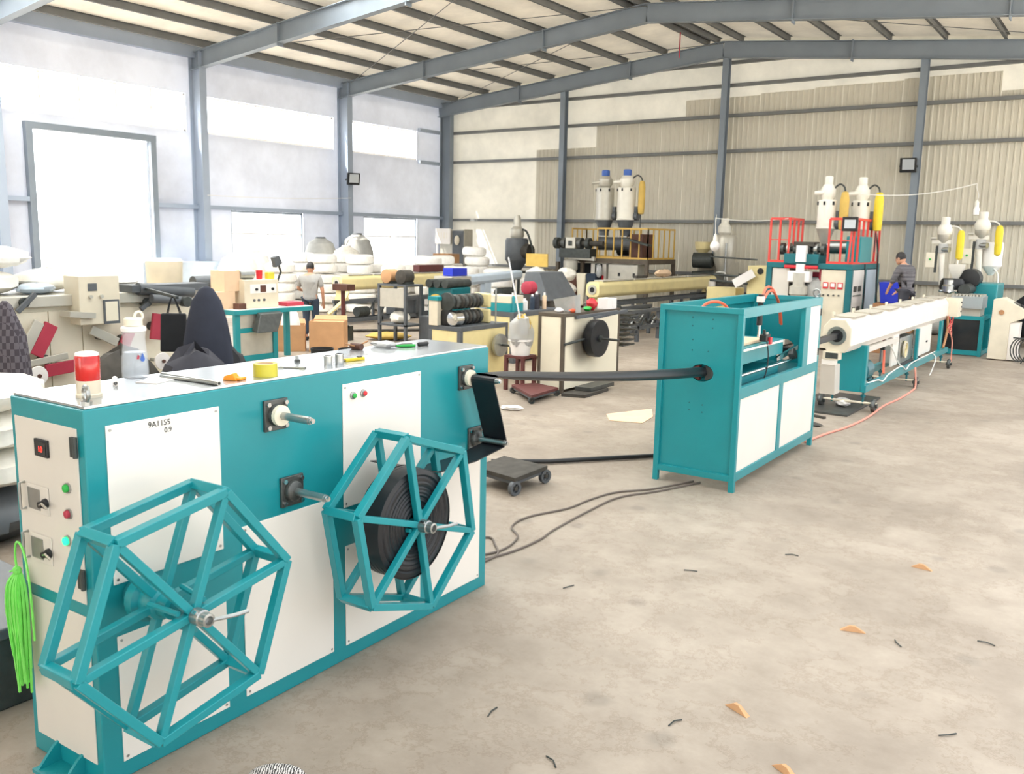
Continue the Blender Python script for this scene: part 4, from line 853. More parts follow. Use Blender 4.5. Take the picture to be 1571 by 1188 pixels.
def person(label, loc, rz, J, shirt_m, leg_m, sleeve, nod=0.0, stripes=None):
    """J: joint positions, local frame facing +y, x to the person's right"""
    P = thing('person', label, 'person', loc, rz)
    V, E, R_ = [], [], []
    def v(p, r): V.append(tuple(p)); R_.append(r); return len(V)-1
    pel = v(J['pelvis'], (.15, .11)); sp = v(J['spine'], (.135, .10)); ch = v(J['chest'], (.16, .11)); nk = v(J['neck'], .055); hd = v(Vector(J['neck'])+Vector((0, .01, .06)), .05)
    E += [(pel, sp), (sp, ch), (ch, nk), (nk, hd)]
    for s_ in ('l', 'r'):
        sh = v(J['shoulder_'+s_], .062); el = v(J['elbow_'+s_], .044); wr_ = v(J['wrist_'+s_], .03); E += [(ch, sh), (sh, el), (el, wr_)]
        d = (Vector(J['wrist_'+s_])-Vector(J['elbow_'+s_])).normalized(); pm = Vector(J['wrist_'+s_])+d*.07; pa = v(pm, .034); E.append((wr_, pa))
        sd = d.orthogonal().normalized()
        for i, (off, ln) in enumerate(((-.026, .075), (-.009, .085), (.009, .08), (.026, .062))):
            a_ = v(pm+sd*off+d*.035, .0095); b_ = v(pm+sd*off*1.1+d*(.03+ln), .008); E += [(pa, a_), (a_, b_)]
        th = v(pm+sd*.045-d*.01, .011); t2 = v(pm+sd*.055+d*.035, .009); E += [(pa, th), (th, t2)]
        hp = v(J['hip_'+s_], .09); kn = v(J['knee_'+s_], .058); an = v(J['ankle_'+s_], .04); to = v(Vector(J['ankle_'+s_])+Vector((0, .15, -.05)), .035)
        E += [(pel, hp), (hp, kn), (kn, an), (an, to)]
    body_ = skin_mesh(V, E, R_)
    h = Vector(J['head']); nod_m = Matrix.Rotation(nod, 4, 'X')
    def hpnt(p): return tuple(h+nod_m @ Vector(p))
    k0 = len(body_.v); body_.ell((0, 0, 0), .078, .098, .118, 16, 12)
    body_.ell((0, .075, -.05), .045, .035, .05, 10, 8); body_.ell((0, .1, -.015), .014, .02, .024, 8, 6)
    for s_ in (-1, 1): body_.ell((s_*.08, -.005, -.01), .012, .022, .034, 8, 6)
    body_.ell((0, .097, -.06), .022, .008, .007, 8, 5)
    body_.v[k0:] = [hpnt(p) for p in body_.v[k0:]]
    obj('body', body_, M['skin'], P, ang=180)
    hr = MB().ell((0, -.014, .022), .085, .102, .108, 16, 10, .03, 2); hr.v = [hpnt((x, y if z > -.02 or y < 0 else y*.5, max(z, -.05))) for x, y, z in hr.v]
    obj('hair', hr, M['hair'], P)
    for s_ in (-1, 1): obj('eye', MB().ell(hpnt((s_*.032, .09, .005)), .011, .008, .008, 8, 6), M['black'], P)
    # shirt
    V, E, R_ = [], [], []
    b0 = v(Vector(J['pelvis'])+Vector((0, 0, -.14)), (.19, .15)); b1 = v(J['spine'], (.175, .13)); b2 = v(J['chest'], (.185, .135)); b3 = v(Vector(J['neck'])+Vector((0, 0, -.045)), .075)
    E += [(b0, b1), (b1, b2), (b2, b3)]
    for s_ in ('l', 'r'):
        a_ = v(J['shoulder_'+s_], .082); S, L_ = Vector(J['shoulder_'+s_]), Vector(J['elbow_'+s_]); e_ = v(S.lerp(L_, min(sleeve, 1.0)), .066 if sleeve <= 1 else .058); E += [(b2, a_), (a_, e_)]
        if sleeve > 1: w_ = v(L_.lerp(Vector(J['wrist_'+s_]), sleeve-1), .046); E.append((e_, w_))
    obj('shirt', skin_mesh(V, E, R_, 1), shirt_m, P, ang=180)
    V, E, R_ = [], [], []
    t0 = v(Vector(J['pelvis'])+Vector((0, 0, .1)), (.172, .13))
    for s_ in ('l', 'r'):
        a_ = v(J['hip_'+s_], .112); k_ = v(J['knee_'+s_], .078); n_ = v(Vector(J['ankle_'+s_])+Vector((0, 0, .03)), .062); E += [(t0, a_), (a_, k_), (k_, n_)]
    obj('trousers', skin_mesh(V, E, R_, 0), leg_m, P, ang=180)
    for s_ in ('l', 'r'):
        a_ = Vector(J['ankle_'+s_]); obj('shoe', MB().ell((a_.x, a_.y+.06, .045), .05, .14, .05, 12, 7), M['black_matte'], P)
    return P
base = dict(pelvis=(0, 0, .93), spine=(0, .01, 1.14), chest=(0, -.01, 1.34), neck=(0, .03, 1.46), head=(0, .06, 1.585),
            shoulder_l=(-.19, 0, 1.385), shoulder_r=(.19, 0, 1.385), elbow_l=(-.27, .06, 1.12), elbow_r=(.27, -.03, 1.10), wrist_l=(-.22, .27, 1.08), wrist_r=(.27, .06, .86),
            hip_l=(-.095, 0, .86), hip_r=(.095, 0, .86), knee_l=(-.1, .02, .48), knee_r=(.1, .03, .48), ankle_l=(-.1, -.02, .085), ankle_r=(.1, .02, .085))
person('man seen from behind in a grey shirt and dark trousers working at a control panel', (-14.86, 13.42, 0), math.radians(38), dict(base), M['shirt_gray'], M['trousers'], .85, -.35)
# striped shirt cloth
m, n, l, b = node_mat('striped_cloth', .85); tc = n.new('ShaderNodeTexCoord'); wv = n.new('ShaderNodeTexWave'); wv.bands_direction = 'Z'; wv.inputs['Scale'].default_value = 13; wv.inputs['Distortion'].default_value = .6
l.new(tc.outputs['Object'], wv.inputs[0]); l.new(ramp(n, l, wv.outputs['Fac'], [(.0, (58,56,64)), (.86, (62,60,66)), (.97, (170,166,166))]), b.inputs['Base Color']); M['striped'] = m
b2 = dict(base); b2.update(chest=(0, .06, 1.33), spine=(0, .03, 1.14), neck=(0, .13, 1.44), head=(0, .20, 1.555), shoulder_l=(-.19, .08, 1.37), shoulder_r=(.19, .08, 1.37), elbow_l=(-.25, .16, 1.12), elbow_r=(.25, .14, 1.10), wrist_l=(-.16, .30, .96), wrist_r=(.17, .28, .94))
tag(obj('step_platform', MB().box(-.3, -.4, 0, .3, .4, .51), M['frame_gray'], bevel=.005), 'low grey step platform under the man behind the white trough', 'platform', None, (-3.86, 19.05, 0))
person('dark haired man in a striped dark shirt looking down behind the white trough', (-3.83, 19.0, .51), math.radians(68), b2, M['striped'], M['jeans_dark'], 1.4, -.45)
tag(obj('crate', MB().hexa([(-.24, -.2, 0), (.24, -.2, 0), (.24, .2, 0), (-.24, .2, 0)], [(-.28, -.24, .45), (.28, -.24, .45), (.28, .24, .45), (-.28, .24, .45)]), M['blue_box'], bevel=.01), 'deep blue plastic crate beside the man in the striped shirt', 'crate', None, (-4.42, 20.7, 1.08))
tag(obj('crate_stand', MB().box(-.35, -.35, 0, .35, .35, 1.078), M['wood'], bevel=.01), 'brown box standing under the deep blue crate', 'box', None, (-4.42, 20.7, 0))

# ================================================================== helpers for the machines of the older lines
def bench(label, loc, sx, sy, h, panel_m, frame_m='frame_gray', name='machine_bench', fw=.06):
    T = thing(name, label, 'machine', loc)
    for x_ in (-sx, -fw):
        for y in (0, sy-fw): obj('frame_post', bx(x_, y, 0, x_+fw, y+fw, h-fw), M[frame_m], T, bevel=.004)
    obj('top_plate', bx(-sx, 0, h-fw, 0, sy, h), M[frame_m], T, bevel=.004)
    obj('side_panel', bx(-.02, fw, .06, -.008, sy-fw, h-fw), M[panel_m], T); obj('side_panel', bx(-sx+.008, fw, .06, -sx+.02, sy-fw, h-fw), M[panel_m], T)
    obj('front_panel', bx(-sx+fw, .008, .06, -fw, .02, h-fw), M[panel_m], T); obj('back_panel', bx(-sx+fw, sy-.02, .06, -fw, sy-.008, h-fw), M[panel_m], T)
    return T
def trough(label, loc, L_, zc, r, body_m, frame_m, ztop, lids=4):
    T = thing('cooling_trough', label, 'machine', loc)
    pr = [(-r, -r*.6), (-r*.6, -r), (r*.6, -r), (r, -r*.6), (r, r*.6), (r*.6, r), (-r*.6, r), (-r, r*.6)]
    obj('trough_body', MB().prism(pr, lambda x, z: (x, 0, zc+z), lambda x, z: (x, L_, zc+z)), M[body_m], T, bevel=.03, seg=3)
    obj('seal_ring', MB().ring((0, -.02, zc), (0, 1, 0), r*.62, r*.35, .03, 20), M['pellet_gray'], T); obj('inlet_bore', cy((0, -.005, zc), (0, .002, zc), r*.36), M['black'], T)
    for i in range(lids):
        y = .3+(L_-.6)*i/lids; obj('lid', bx(-r*.7, y, zc+r, r*.7, y+(L_-.9)/lids, zc+r+.03), M['pellet_gray'], T, bevel=.008)
    for x_ in (-r, r*.75):
        obj('skid_beam', bx(x_, 0, .05, x_+.06, L_, .15), M[frame_m], T); obj('side_beam', bx(x_, 0, ztop-.09, x_+.06, L_, ztop), M[frame_m], T)
        for i in range(4): y = .05+(L_-.16)*i/3; obj('frame_post', bx(x_, y, .0, x_+.06, y+.06, ztop-.09), M[frame_m], T)
    for y in (.1, L_-.25): obj('saddle', MB().hexa([(-r, y, ztop), (r, y, ztop), (r, y+.15, ztop), (-r, y+.15, ztop)], [(-r*.6, y, zc-r*.9), (r*.6, y, zc-r*.9), (r*.6, y+.15, zc-r*.9), (-r*.6, y+.15, zc-r*.9)]), M[body_m], T)
    return T
def sack_obj(label, loc, rx, ry, rz_h, m_, seed, name='sack', rot=0, grp=None):
    return tag(obj(name, MB().ell((0, 0, rz_h), rx, ry, rz_h, 14, 8, .1, seed), M[m_]), label, 'sack', grp, loc, rot)

# ------------------------------------------------------------------ line with the cream bench and black coil
C1 = bench('cream winding bench with a dark frame and a black coil on its side', (-7.0, 11.28, 0), .46, 1.75, 1.21, 'cream_pale', 'frame_brown', 'winding_bench', .055)
m, n, l, b = node_mat('dark_spot_panel', .55); tc = n.new('ShaderNodeTexCoord'); vd = n.new('ShaderNodeVectorMath'); vd.operation = 'DISTANCE'; l.new(tc.outputs['Object'], vd.inputs[0]); vd.inputs[1].default_value = (0, .52, .70)  # cream panel that darkens towards one spot beside the coil
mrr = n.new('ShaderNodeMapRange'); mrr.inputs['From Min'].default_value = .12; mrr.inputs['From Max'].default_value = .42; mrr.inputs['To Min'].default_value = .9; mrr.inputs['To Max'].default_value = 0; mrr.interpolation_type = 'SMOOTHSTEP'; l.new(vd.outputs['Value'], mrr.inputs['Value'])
l.new(mix(n, l, mrr.outputs['Result'], (236,228,206), (84,76,66)), b.inputs['Base Color']); M['dark_spot'] = m
for c_ in list(bpy.data.objects):
    if c_.parent == C1 and c_.name.startswith('side_panel') and max(v.co.x for v in c_.data.vertices) > -.1: c_.data.materials.clear(); c_.data.materials.append(M['dark_spot'])
obj('coil_shaft', cy((-.01, .82, .79), (.5, .82, .79), .02), M['steel_dark'], C1); obj('guide_arm', MB().bar((.02, .3, 1.14), (.3, 1.1, 1.2), .05, .05).bar((.2, .55, 1.13), (.25, 1.5, 1.2), .04, .04), M['frame_gray'], C1)
obj('side_rod', cy((.02, .0, .75), (.05, .6, .80), .02), M['iron'], C1)
cw = thing('tape_coil', 'black round coil mounted on the cream bench side', 'coil', (-6.975, 12.10, .79))
obj('wound_tape', MB().lathe([(.06, 0), (.29, 0), (.295, .07), (.29, .14), (.2, .145), (.06, .13)], n=36, axis=(1, 0, 0)), M['tape'], cw); obj('hub', cy((.13, 0, 0), (.17, 0, 0), .05), M['iron'], cw)
tag(obj('steel_slab', MB().hexa([(-.05, -.25, 0), (.05, -.25, 0), (.05, .25, 0), (-.05, .25, 0)], [(-.1, -.28, .26), (.02, -.26, .28), (.02, .24, .16), (-.1, .26, .17)]), M['sack_gray']), 'grey metal sheet standing on the cream bench with the coil', 'sheet', None, (-7.22, 11.75, 1.21), 1.2)
tag(obj('red_bag', MB().ell((0, 0, .09), .09, .08, .09, 12, 7, .2, 3), M['red']), 'small red plastic bag on the cream bench', 'bag', None, (-7.1, 12.25, 1.21))
tag(obj('white_case', MB().box(-.1, -.14, 0, .1, .14, .17).box(.1, .0, .03, .105, .08, .14), M['paper'], bevel=.008), 'white small case on the cream bench far end', 'case', None, (-7.1, 12.75, 1.21))
for i, (x_, y_, s_, mm, lb) in enumerate(((-7.2, 11.45, .06, 'paper', 'white rag at the near end of the coil bench'), (-7.05, 11.6, .05, 'orange', 'orange scrap at the near end of the coil bench'), (-7.05, 12.05, .06, 'green', 'green scrap beside the red bag'), (-7.2, 12.95, .05, 'yellow', 'small yellow pot at the far end of the coil bench'))):
    tag(obj('scrap_piece', MB().ell((0, 0, s_*.6), s_, s_*1.3, s_*.6, 10, 6, .2, i), M[mm]), lb, 'scrap', None, (x_, y_, 1.21))
rk = thing('bar_rack', 'rack of short dark steel bars beside the coil bench end', 'rack', (-7.15, 13.3, 0))
for y in (0, .42): obj('rack_post', bx(-.35, y-.02, 0, -.3, y+.02, 1.2), M['iron'], rk)
for i in range(8): obj('rack_bar', MB().bar((-.32, .21, .55+.08*i), (.08+.02*i, .21, .55+.085*i), .42, .02), M['steel_dark'], rk)
T2 = trough('cream cooling trough on a grey steel frame behind the coil bench', (-10.86, 18.75, 0), 7.2, 1.12, .19, 'cream', 'frame_gray', .80)
GF = thing('machine_frame', 'grey steel machine frame with pipes beside the cream trough', 'machine', (-9.8, 17.3, 0)); GF.scale = (1, 1, .74)
for x_ in (-.4, .3):
    obj('long_beam', bx(x_, 0, .9, x_+.08, 3.2, 1.0), M['frame_gray'], GF); obj('lower_beam', bx(x_, 0, .38, x_+.08, 3.2, .5), M['frame_gray'], GF)
    for y in (0, 1.1, 2.2, 3.1): obj('frame_post', bx(x_, y, 0, x_+.08, y+.08, .9), M['frame_gray'], GF)
obj('back_sheet', bx(-.38, .1, .5, -.36, 3.1, .9), M['frame_gray'], GF)
for i in range(5): obj('pipe_run', tb(spline([(.36, .2+.55*i, .5), (.40, .3+.55*i, .75), (.38, .5+.55*i, .6), (.40, .75+.55*i, .85)], 5), .022, 7), M['steel' if i % 2 else 'iron'], GF)
for i in range(4): obj('hand_wheel', MB().ring((.38, .45+.7*i, .72), (1, 0, 0), .1, .07, .03, 16), M['steel_dark'], GF)
obj('top_pump', cy((-.1, .6, 1.05), (-.1, 1.0, 1.05), .1), M['iron'], GF)
# old extruder at the end of that trough
X2 = thing('extruder', 'dusty grey extruder with a cream hopper at the cream trough far end', 'machine', (-11.0, 26.2, 0))
obj('base', bx(-.7, .1, 0, .6, 1.6, .75), M['frame_gray'], X2, bevel=.03); obj('gearbox', bx(-.75, .7, .75, .3, 1.6, 1.7), M['pellet_gray'], X2, bevel=.04)
obj('drive_motor', MB().lathe([(.12, 0), (.24, .03), (.24, .6), (.15, .66)], (-.7, .2, 1.75), 20, (1, .2, 0)), M['iron'], X2)
obj('barrel', cy((-.6, .0, 1.25), (-.0, .3, 1.3), .16), M['iron'], X2); obj('head', MB().lathe([(.2, 0), (.28, .05), (.28, .3), (.15, .4)], (-.1, -.1, .95), 18), M['grime'], X2)
obj('feed_hopper', MB().lathe([(.06, 1.7), (.1, 1.95), (.24, 2.1), (.26, 2.32)], (-.5, .5, 0), 18), M['cream'], X2)
obj('tank', MB().lathe([(.18, 1.35), (.34, 1.75), (.36, 2.45), (.3, 2.55)], (.25, .45, 0), 22), M['pellet_gray'], X2)
obj('loader', MB().lathe([(.14, 2.55), (.2, 2.62), (.2, 2.8), (.12, 2.9), (.12, 3.05)], (.2, .45, 0), 16), M['hopper_white'], X2)
obj('support_leg', cy((.42, .1, .75), (.42, .1, 2.3), .03), M['steel'], X2); obj('grey_hose', tb(spline([(.2, .0, 1.4), (.5, -.1, 1.4), (.6, -.1, 1.1), (.4, -.2, .9)], 6), .025), M['white_hose'], X2)
obj('drive_housing', MB().box(.1, -.55, .2, .9, .4, .9).box(.3, -.5, .9, .8, .3, 1.15).cyl((.2, -.6, 1.0), (.9, -.6, 1.0), .12), M['grime'], X2, bevel=.03); obj('white_motor', MB().lathe([(.12, 0), (.14, .02), (.14, .26), (.1, .28)], (.35, -.75, .9), 16), M['white_paint'], X2)
obj('green_frame', MB().box(-.6, -.6, .4, .3, -.5, .5).box(.25, -.6, 0, .3, -.5, .9), M['teal_dark'], X2)
W3 = thing('winding_cabinet', 'old cream cabinet with a tilted white sign plate left of the teal platform', 'cabinet', (-7.75, 21.9, 0))
obj('cabinet_body', bx(-.45, 0, 0, .1, .9, 1.75), M['cream'], W3, bevel=.01); obj('tilted_plate', MB().bar((-.75, -.12, 1.28), (-.25, -.12, 1.58), .02, .22), M['paper'], W3); obj('bearing', cy((-.12, -.02, 1.62), (-.12, .0, 1.62), .08), M['black'], W3)
obj('guide_bars', MB().cyl((-1.3, -.1, 1.5), (-.3, -.1, 1.45), .03).cyl((-1.4, -.1, 1.35), (-.4, -.1, 1.3), .03).cyl((-1.5, 0, 1.95), (-.2, -.05, 1.9), .02), M['iron'], W3)
for i, (x_, y_, s_) in enumerate(((-9.3, 23.4, .5), (-8.6, 23.9, .42))): sack_obj(('grey covered heap behind the dusty extruder', 'smaller grey covered heap nearest the cream cabinet')[i], (x_, y_, 0), s_, s_*.7, s_, 'grime', 30+i, 'covered_heap')
tag(obj('card_box', bx(-.4, -.3, 0, .4, .3, .55), M['cream'], bevel=.01), 'plain cream box right of the dusty grey extruder', 'box', None, (-9.0, 22.5, .6)); tag(obj('box_stand', bx(-.42, -.32, 0, .42, .32, .6), M['frame_gray'], bevel=.01), 'grey stand under the plain cream box', 'stand', None, (-9.0, 22.5, 0))
# things on the trough lid
tag(obj('pink_cloth', MB().ell((0, 0, .1), .12, .5, .1, 12, 6, .2, 9), M['card_pale']), 'pale orange cloth lying on the cream trough lid', 'cloth', None, (-10.86, 22.6, 1.345))
tag(obj('dark_tool', MB().bar((0, 0, .03), (.05, .5, .03), .12, .06), M['grime']), 'dark tool lying on the cream trough lid', 'tool', None, (-10.9, 21.0, 1.345))

# ------------------------------------------------------------------ dark platform with yellow railings
P2 = thing('extruder_platform', 'dark steel extruder platform with yellow railings and two hopper dryers', 'machine', (-12.0, 23.9, 0))
WX2, WY2, Z2 = 3.2, 1.9, 1.76
obj('deck', bx(-2.35, 0, Z2-.14, 0, WY2, Z2), M['frame_brown'], P2); obj('deck_edge', bx(-WX2, .9, Z2-.14, -2.35, WY2, Z2), M['frame_brown'], P2)
for x_, y in ((-WX2, 0), (-2.35, WY2-.1), (-.1, 0), (-.55, .8), (-.1, WY2-.1), (-2.3, 0)): obj('post', bx(x_, y, 0, x_+.1, y+.1, Z2-.14), M['frame_brown'], P2)
obj('cross_brace', MB().bar((-WX2, .05, 1.1), (-2.3, .05, 1.1), .05, .06), M['frame_gray'], P2)
def rail2(x0, y0, x1, y1, n_, h=.9):
    r_ = obj('railing', MB().bar((x0, y0, Z2+.03), (x1, y1, Z2+.03), .04, .05), M['yellow_rail'], P2)
    obj('top_rail', MB().bar((x0, y0, Z2+h), (x1, y1, Z2+h), .05, .05), M['yellow_rail'], r_)
    for i in range(n_): t_ = i/(n_-1); obj('baluster', MB().bar((x0+(x1-x0)*t_, y0+(y1-y0)*t_, Z2), (x0+(x1-x0)*t_, y0+(y1-y0)*t_, Z2+h), .035, .035), M['yellow_rail'], r_)
rail2(-1.75, .05, -.05, .05, 7); rail2(-.05, .05, -.05, WY2-.05, 6); rail2(-WX2, WY2-.05, -1.2, WY2-.05, 9); rail2(-WX2, .95, -WX2, WY2-.05, 4)
cab = obj('control_cabinet', bx(-1.95, .05, 0, -1.42, .5, Z2-.16), M['beige_panel'], P2, bevel=.01)
for i in range(3): obj('ammeter', bx(-1.9+.15*i, .03, 1.08, -1.79+.15*i, .05, 1.24), M['red'], cab)
obj('round_gauge', cy((-1.62, .05, 1.42), (-1.62, .02, 1.42), .07), M['iron'], cab)
for i in range(4): obj('selector', cy((-1.87+.1*i, .05, .95), (-1.87+.1*i, .02, .95), .022), M['pellet_gray'], cab)
cab2 = obj('drive_cabinet', bx(-1.34, .05, 0, -.35, .5, Z2-.16), M['pellet_gray'], P2, bevel=.01)
for i in range(3):
    for j in range(2): obj('cabinet_vent', bx(-1.0+.5*j, .035, .85+.2*i, -.93+.5*j, .05, .95+.2*i), M['black'], cab2)
obj('white_channel', MB().bar((-2.6, -.15, Z2+.02), (-1.7, -.15, Z2-.02), .1, .12), M['pellet_gray'], P2)
obj('die_head', MB().lathe([(.18, 0), (.22, .05), (.22, .3), (.14, .35)], (-2.5, -.25, 1.36), 18), M['pellet_gray'], P2)
for i in range(5): obj('clamp_ring', MB().ring((-3.1+.28*i, -.2, Z2+.44), (1, 0, 0), .17, .06, .13, 18), M['steel_dark' if i % 2 else 'iron'], P2)
obj('distribution_pipe', cy((-3.1, -.2, Z2+.44), (-1.4, -.2, Z2+.44), .08), M['grime'], P2); obj('head_block', bx(-2.65, -.35, Z2+.28, -2.3, -.05, Z2+.62), M['pellet_gray'], P2, bevel=.015)
obj('head_mount', bx(-2.9, -.3, Z2+.0, -1.8, .1, Z2+.28), M['iron'], P2); obj('barrel', cy((-1.9, .4, Z2+.45), (-.7, .4, Z2+.45), .2, n=20), M['frame_gray'], P2)
obj('gearbox', bx(-.75, .2, Z2, -.3, 1.0, Z2+.75), M['brown'], P2, bevel=.02); obj('motor', cy((-1.5, 1.0, Z2+.3), (-.6, 1.0, Z2+.3), .22, n=18), M['iron'], P2)
for x_, mm in ((-2.95, 'card_pale'), (-2.45, 'brown'), (-2.15, 'cream_pale'), (-1.8, 'trousers')): obj('hanging_cloth', MB().hexa([(x_-.1, -.2, .3), (x_+.1, -.2, .3), (x_+.08, -.05, .3), (x_-.08, -.05, .3)], [(x_-.18, -.22, 1.3), (x_+.18, -.22, 1.3), (x_+.16, 0, 1.3), (x_-.16, 0, 1.3)]), M[mm], P2, bevel=.05)
obj('inner_frame', MB().box(-2.9, .2, .2, -2.75, .35, 1.6).box(-1.75, -.05, .2, -1.55, .1, 1.6).box(-2.8, .3, .9, -2.0, .35, 1.6), M['black_matte'], P2)
obj('tilted_screen', MB().bar((-.75, -.1, Z2+.62), (.05, -.02, Z2+.42), .35, .05), M['iron'], P2)
dryer('grey hopper dryer with a blue motor on the dark platform', (-13.74, 24.3, 0), 'pellet_gray', 'blue', None, .27, .95, 'hopper dryers on the dark platform', 'frame_gray', .15).location.z = 2.42
dryer('white hopper dryer with a blue motor and ochre filter sock on the dark platform', (-13.0, 24.3, 0), 'hopper_white', 'blue', 'ochre', .27, .95, 'hopper dryers on the dark platform', 'frame_gray', .15).location.z = 2.42
tag(obj('plastic_bag', MB().ell((0, 0, .18), .1, .08, .2, 12, 8, .2, 6), M['plastic_frost']), 'clear plastic bag hanging under the dark platform deck', 'bag', None, (-13.55, 23.75, 1.22))
# ------------------------------------------------------------------ third line: gray dryer, light trough, benches
X3 = thing('hopper_dryer', 'old dark grey hopper dryer standing alone near the corner', 'dryer', (-16.85, 24.1, 0))
obj('stand', MB().box(-.35, -.35, .0, -.28, -.28, 1.25).box(.28, -.35, 0, .35, -.28, 1.25).box(-.35, .28, 0, -.28, .35, 1.25).box(.28, .28, 0, .35, .35, 1.25).box(-.35, -.35, 1.2, .35, .35, 1.27), M['iron'], X3)
obj('cone', MB().lathe([(.1, 1.2), (.36, 1.6)], n=20), M['frame_gray'], X3); obj('drum', MB().lathe([(.37, 1.6), (.38, 1.62), (.38, 2.25), (.34, 2.32)], n=22), M['frame_gray'], X3)
obj('loader', MB().lathe([(.2, 2.32), (.24, 2.4), (.22, 2.6), (.13, 2.7), (.12, 2.95), (.08, 3.05)], n=18), M['pellet_gray'], X3); obj('blower', cy((.3, 0, 1.9), (.55, 0, 1.9), .24), M['grime'], X3)
obj('return_hose', tb(spline([(.2, 0, 2.6), (.4, 0, 2.5), (.6, 0, 2.0), (.6, .05, 1.5)], 6), .035), M['iron'], X3)
T4 = thing('light_trough', 'pale blue light trough on a white post in the third line', 'machine', (-14.6, 18.5, 0))
obj('trough_body', MB().prism([(-.14, -.06), (-.08, -.14), (.08, -.14), (.14, -.06), (.14, .08), (.08, .12), (-.08, .12), (-.14, .08)], lambda x, z: (x, 0, 1.2+z), lambda x, z: (x, 2.5, 1.3+z)), M['blue_pale'], T4, bevel=.02)
obj('post', bx(-.08, .8, 0, .08, 1.1, 1.12), M['blue_pale'], T4, bevel=.01); obj('foot', bx(-.3, .6, 0, .3, 1.4, .06), M['blue_pale'], T4)
obj('motor', cy((.1, 1.4, .8), (.1, 2.0, .8), .16), M['iron'], T4); obj('motor_mount', bx(-.1, 1.3, 0, .3, 2.1, .64), M['pellet_gray'], T4)
tag(obj('blue_box', bx(-.16, -.3, 0, .16, .3, .2), M['blue_box'], bevel=.01), 'bright blue box at the near end of the pale blue trough', 'box', None, (-14.62, 18.15, 1.32)); tag(obj('box_stand', MB().box(-.3, -.4, 0, .3, .4, 1.315), M['pellet_gray'], bevel=.01), 'grey stand under the bright blue box', 'stand', None, (-14.62, 18.05, 0))
C2 = bench('cream haul off bench carrying two ribbed rollers behind the winder', (-8.72, 10.97, 0), .66, 1.3, .9, 'cream', 'frame_gray', 'haul_off_bench', .07)
for z in (1.02, 1.28):
    for k_ in range(7): obj('roller_rib', MB().lathe([(.09, 0), (.12, .02), (.12, .06), (.09, .08)], (-.3, .18+.1*k_, z), 16, (0, 1, 0)), M['grime' if k_ % 2 else 'steel_dark'], C2)
    obj('end_bracket', bx(-.46, .92, z-.12, -.12, .98, z+.12), M['cream'], C2, bevel=.04); obj('drive_disc', MB().lathe([(.05, -.08), (.15, -.06), (.15, .0), (.05, .02)], (-.36, .14, z), 20, (0, 1, 0)), M['black' if z < 1.1 else 'iron'], C2)
obj('chrome_motor', MB().lathe([(.05, 0), (.11, .02), (.11, .2), (.06, .22)], (-.2, .02, 1.02), 18, (0, 1, 0)), M['chrome'], C2); obj('switch_box', bx(-.64, -.02, .9, -.46, .25, 1.3), M['off_white'], C2, bevel=.008); obj('box_lid', bx(-.65, -.03, 1.3, -.44, .3, 1.36), M['teal'], C2)
obj('bracket_rod', cy((-.05, 1.0, .9), (-.05, 1.0, 1.5), .014), M['steel'], C2)
gw = obj('spool_wheel', MB().lathe([(.04, 0), (.19, .01), (.19, .06), (.04, .08)], (.05, .95, .55), 24, (1, 0, 0)), M['steel'], C2); obj('wheel_shaft', cy((0, .95, .55), (.3, .95, .56), .02), M['iron'], C2)
C3 = bench('long cream bench with a grey worktop holding bottles behind the rollers', (-9.46, 13.48, 0), .8, 1.7, .95, 'cream', 'frame_gray', 'tool_bench', .09)
for i, (dx, dy, r_, h, mm, lb) in enumerate(((-.1, .1, .045, .36, 'teal', 'slim teal spray bottle on the grey worktop'), (-.2, .9, .05, .3, 'trousers', 'dark bottle on the grey worktop'), (-.2, 1.05, .05, .34, 'jeans_dark', 'taller dark bottle next to the dark bottle on the grey worktop'), (-.15, 1.25, .045, .32, 'card_pale', 'pale tall bottle on the grey worktop'), (-.25, .7, .07, .22, 'paper', 'white canister on the grey worktop'))):
    t = thing('spray_bottle', lb, 'bottle', (-9.46+dx, 13.48+dy, .95), 0, 'bottles on the grey worktop'); obj('shell', MB().lathe([(r_, 0), (r_, h*.75), (r_*.5, h*.85)], n=14), M[mm], t); obj('cap', MB().lathe([(r_*.5, h*.85), (r_*.45, h)], n=12), M['paper'], t)
t = thing('red_motor', 'small red motor on a grey bracket behind the bottles', 'motor', (-9.9, 14.6, .95)); obj('bracket', bx(-.15, -.15, 0, .15, .2, .28), M['grime'], t); obj('housing', MB().lathe([(.08, 0), (.13, .02), (.13, .22), (.08, .24)], (0, -.1, .4), 16, (0, 1, 0)), M['dull_red'], t)
t = thing('teal_case', 'teal and white case lying on the grey worktop', 'case', (-9.85, 13.62, .95)); obj('case_base', bx(-.25, -.12, 0, .3, .3, .16), M['teal'], t, bevel=.01); obj('case_lid', bx(-.25, -.12, .16, .3, .3, .30), M['off_white'], t, bevel=.01)
t = thing('belt_guard', 'dark sloped belt guard box behind the red motor', 'guard', (-10.3, 15.6, 0)); obj('cover', MB().hexa([(-.35, -.2, 1.05), (.35, -.2, 1.05), (.35, 1.0, 1.05), (-.35, 1.0, 1.05)], [(-.3, -.1, 1.62), (.05, -.1, 1.62), (.05, .8, 1.62), (-.3, .8, 1.62)]), M['frame_gray'], t, bevel=.01); obj('pedestal', bx(-.33, -.1, 0, .33, .9, 1.05), M['grime'], t)
H2 = thing('haul_off', 'teal haul off machine with dark rollers at the cream trough end of the third line', 'machine', (-12.2, 14.55, 0))
obj('stand', bx(-.5, 0, 0, .4, .8, .62), M['frame_gray'], H2, bevel=.02); obj('housing', bx(-.3, .05, .62, .35, .7, 1.25), M['teal_dark'], H2, bevel=.02)
for k_ in range(3): obj('roller', cy((-.2+.22*k_, -.05, 1.33), (-.2+.22*k_, .75, 1.33), .09), M['iron'], H2)
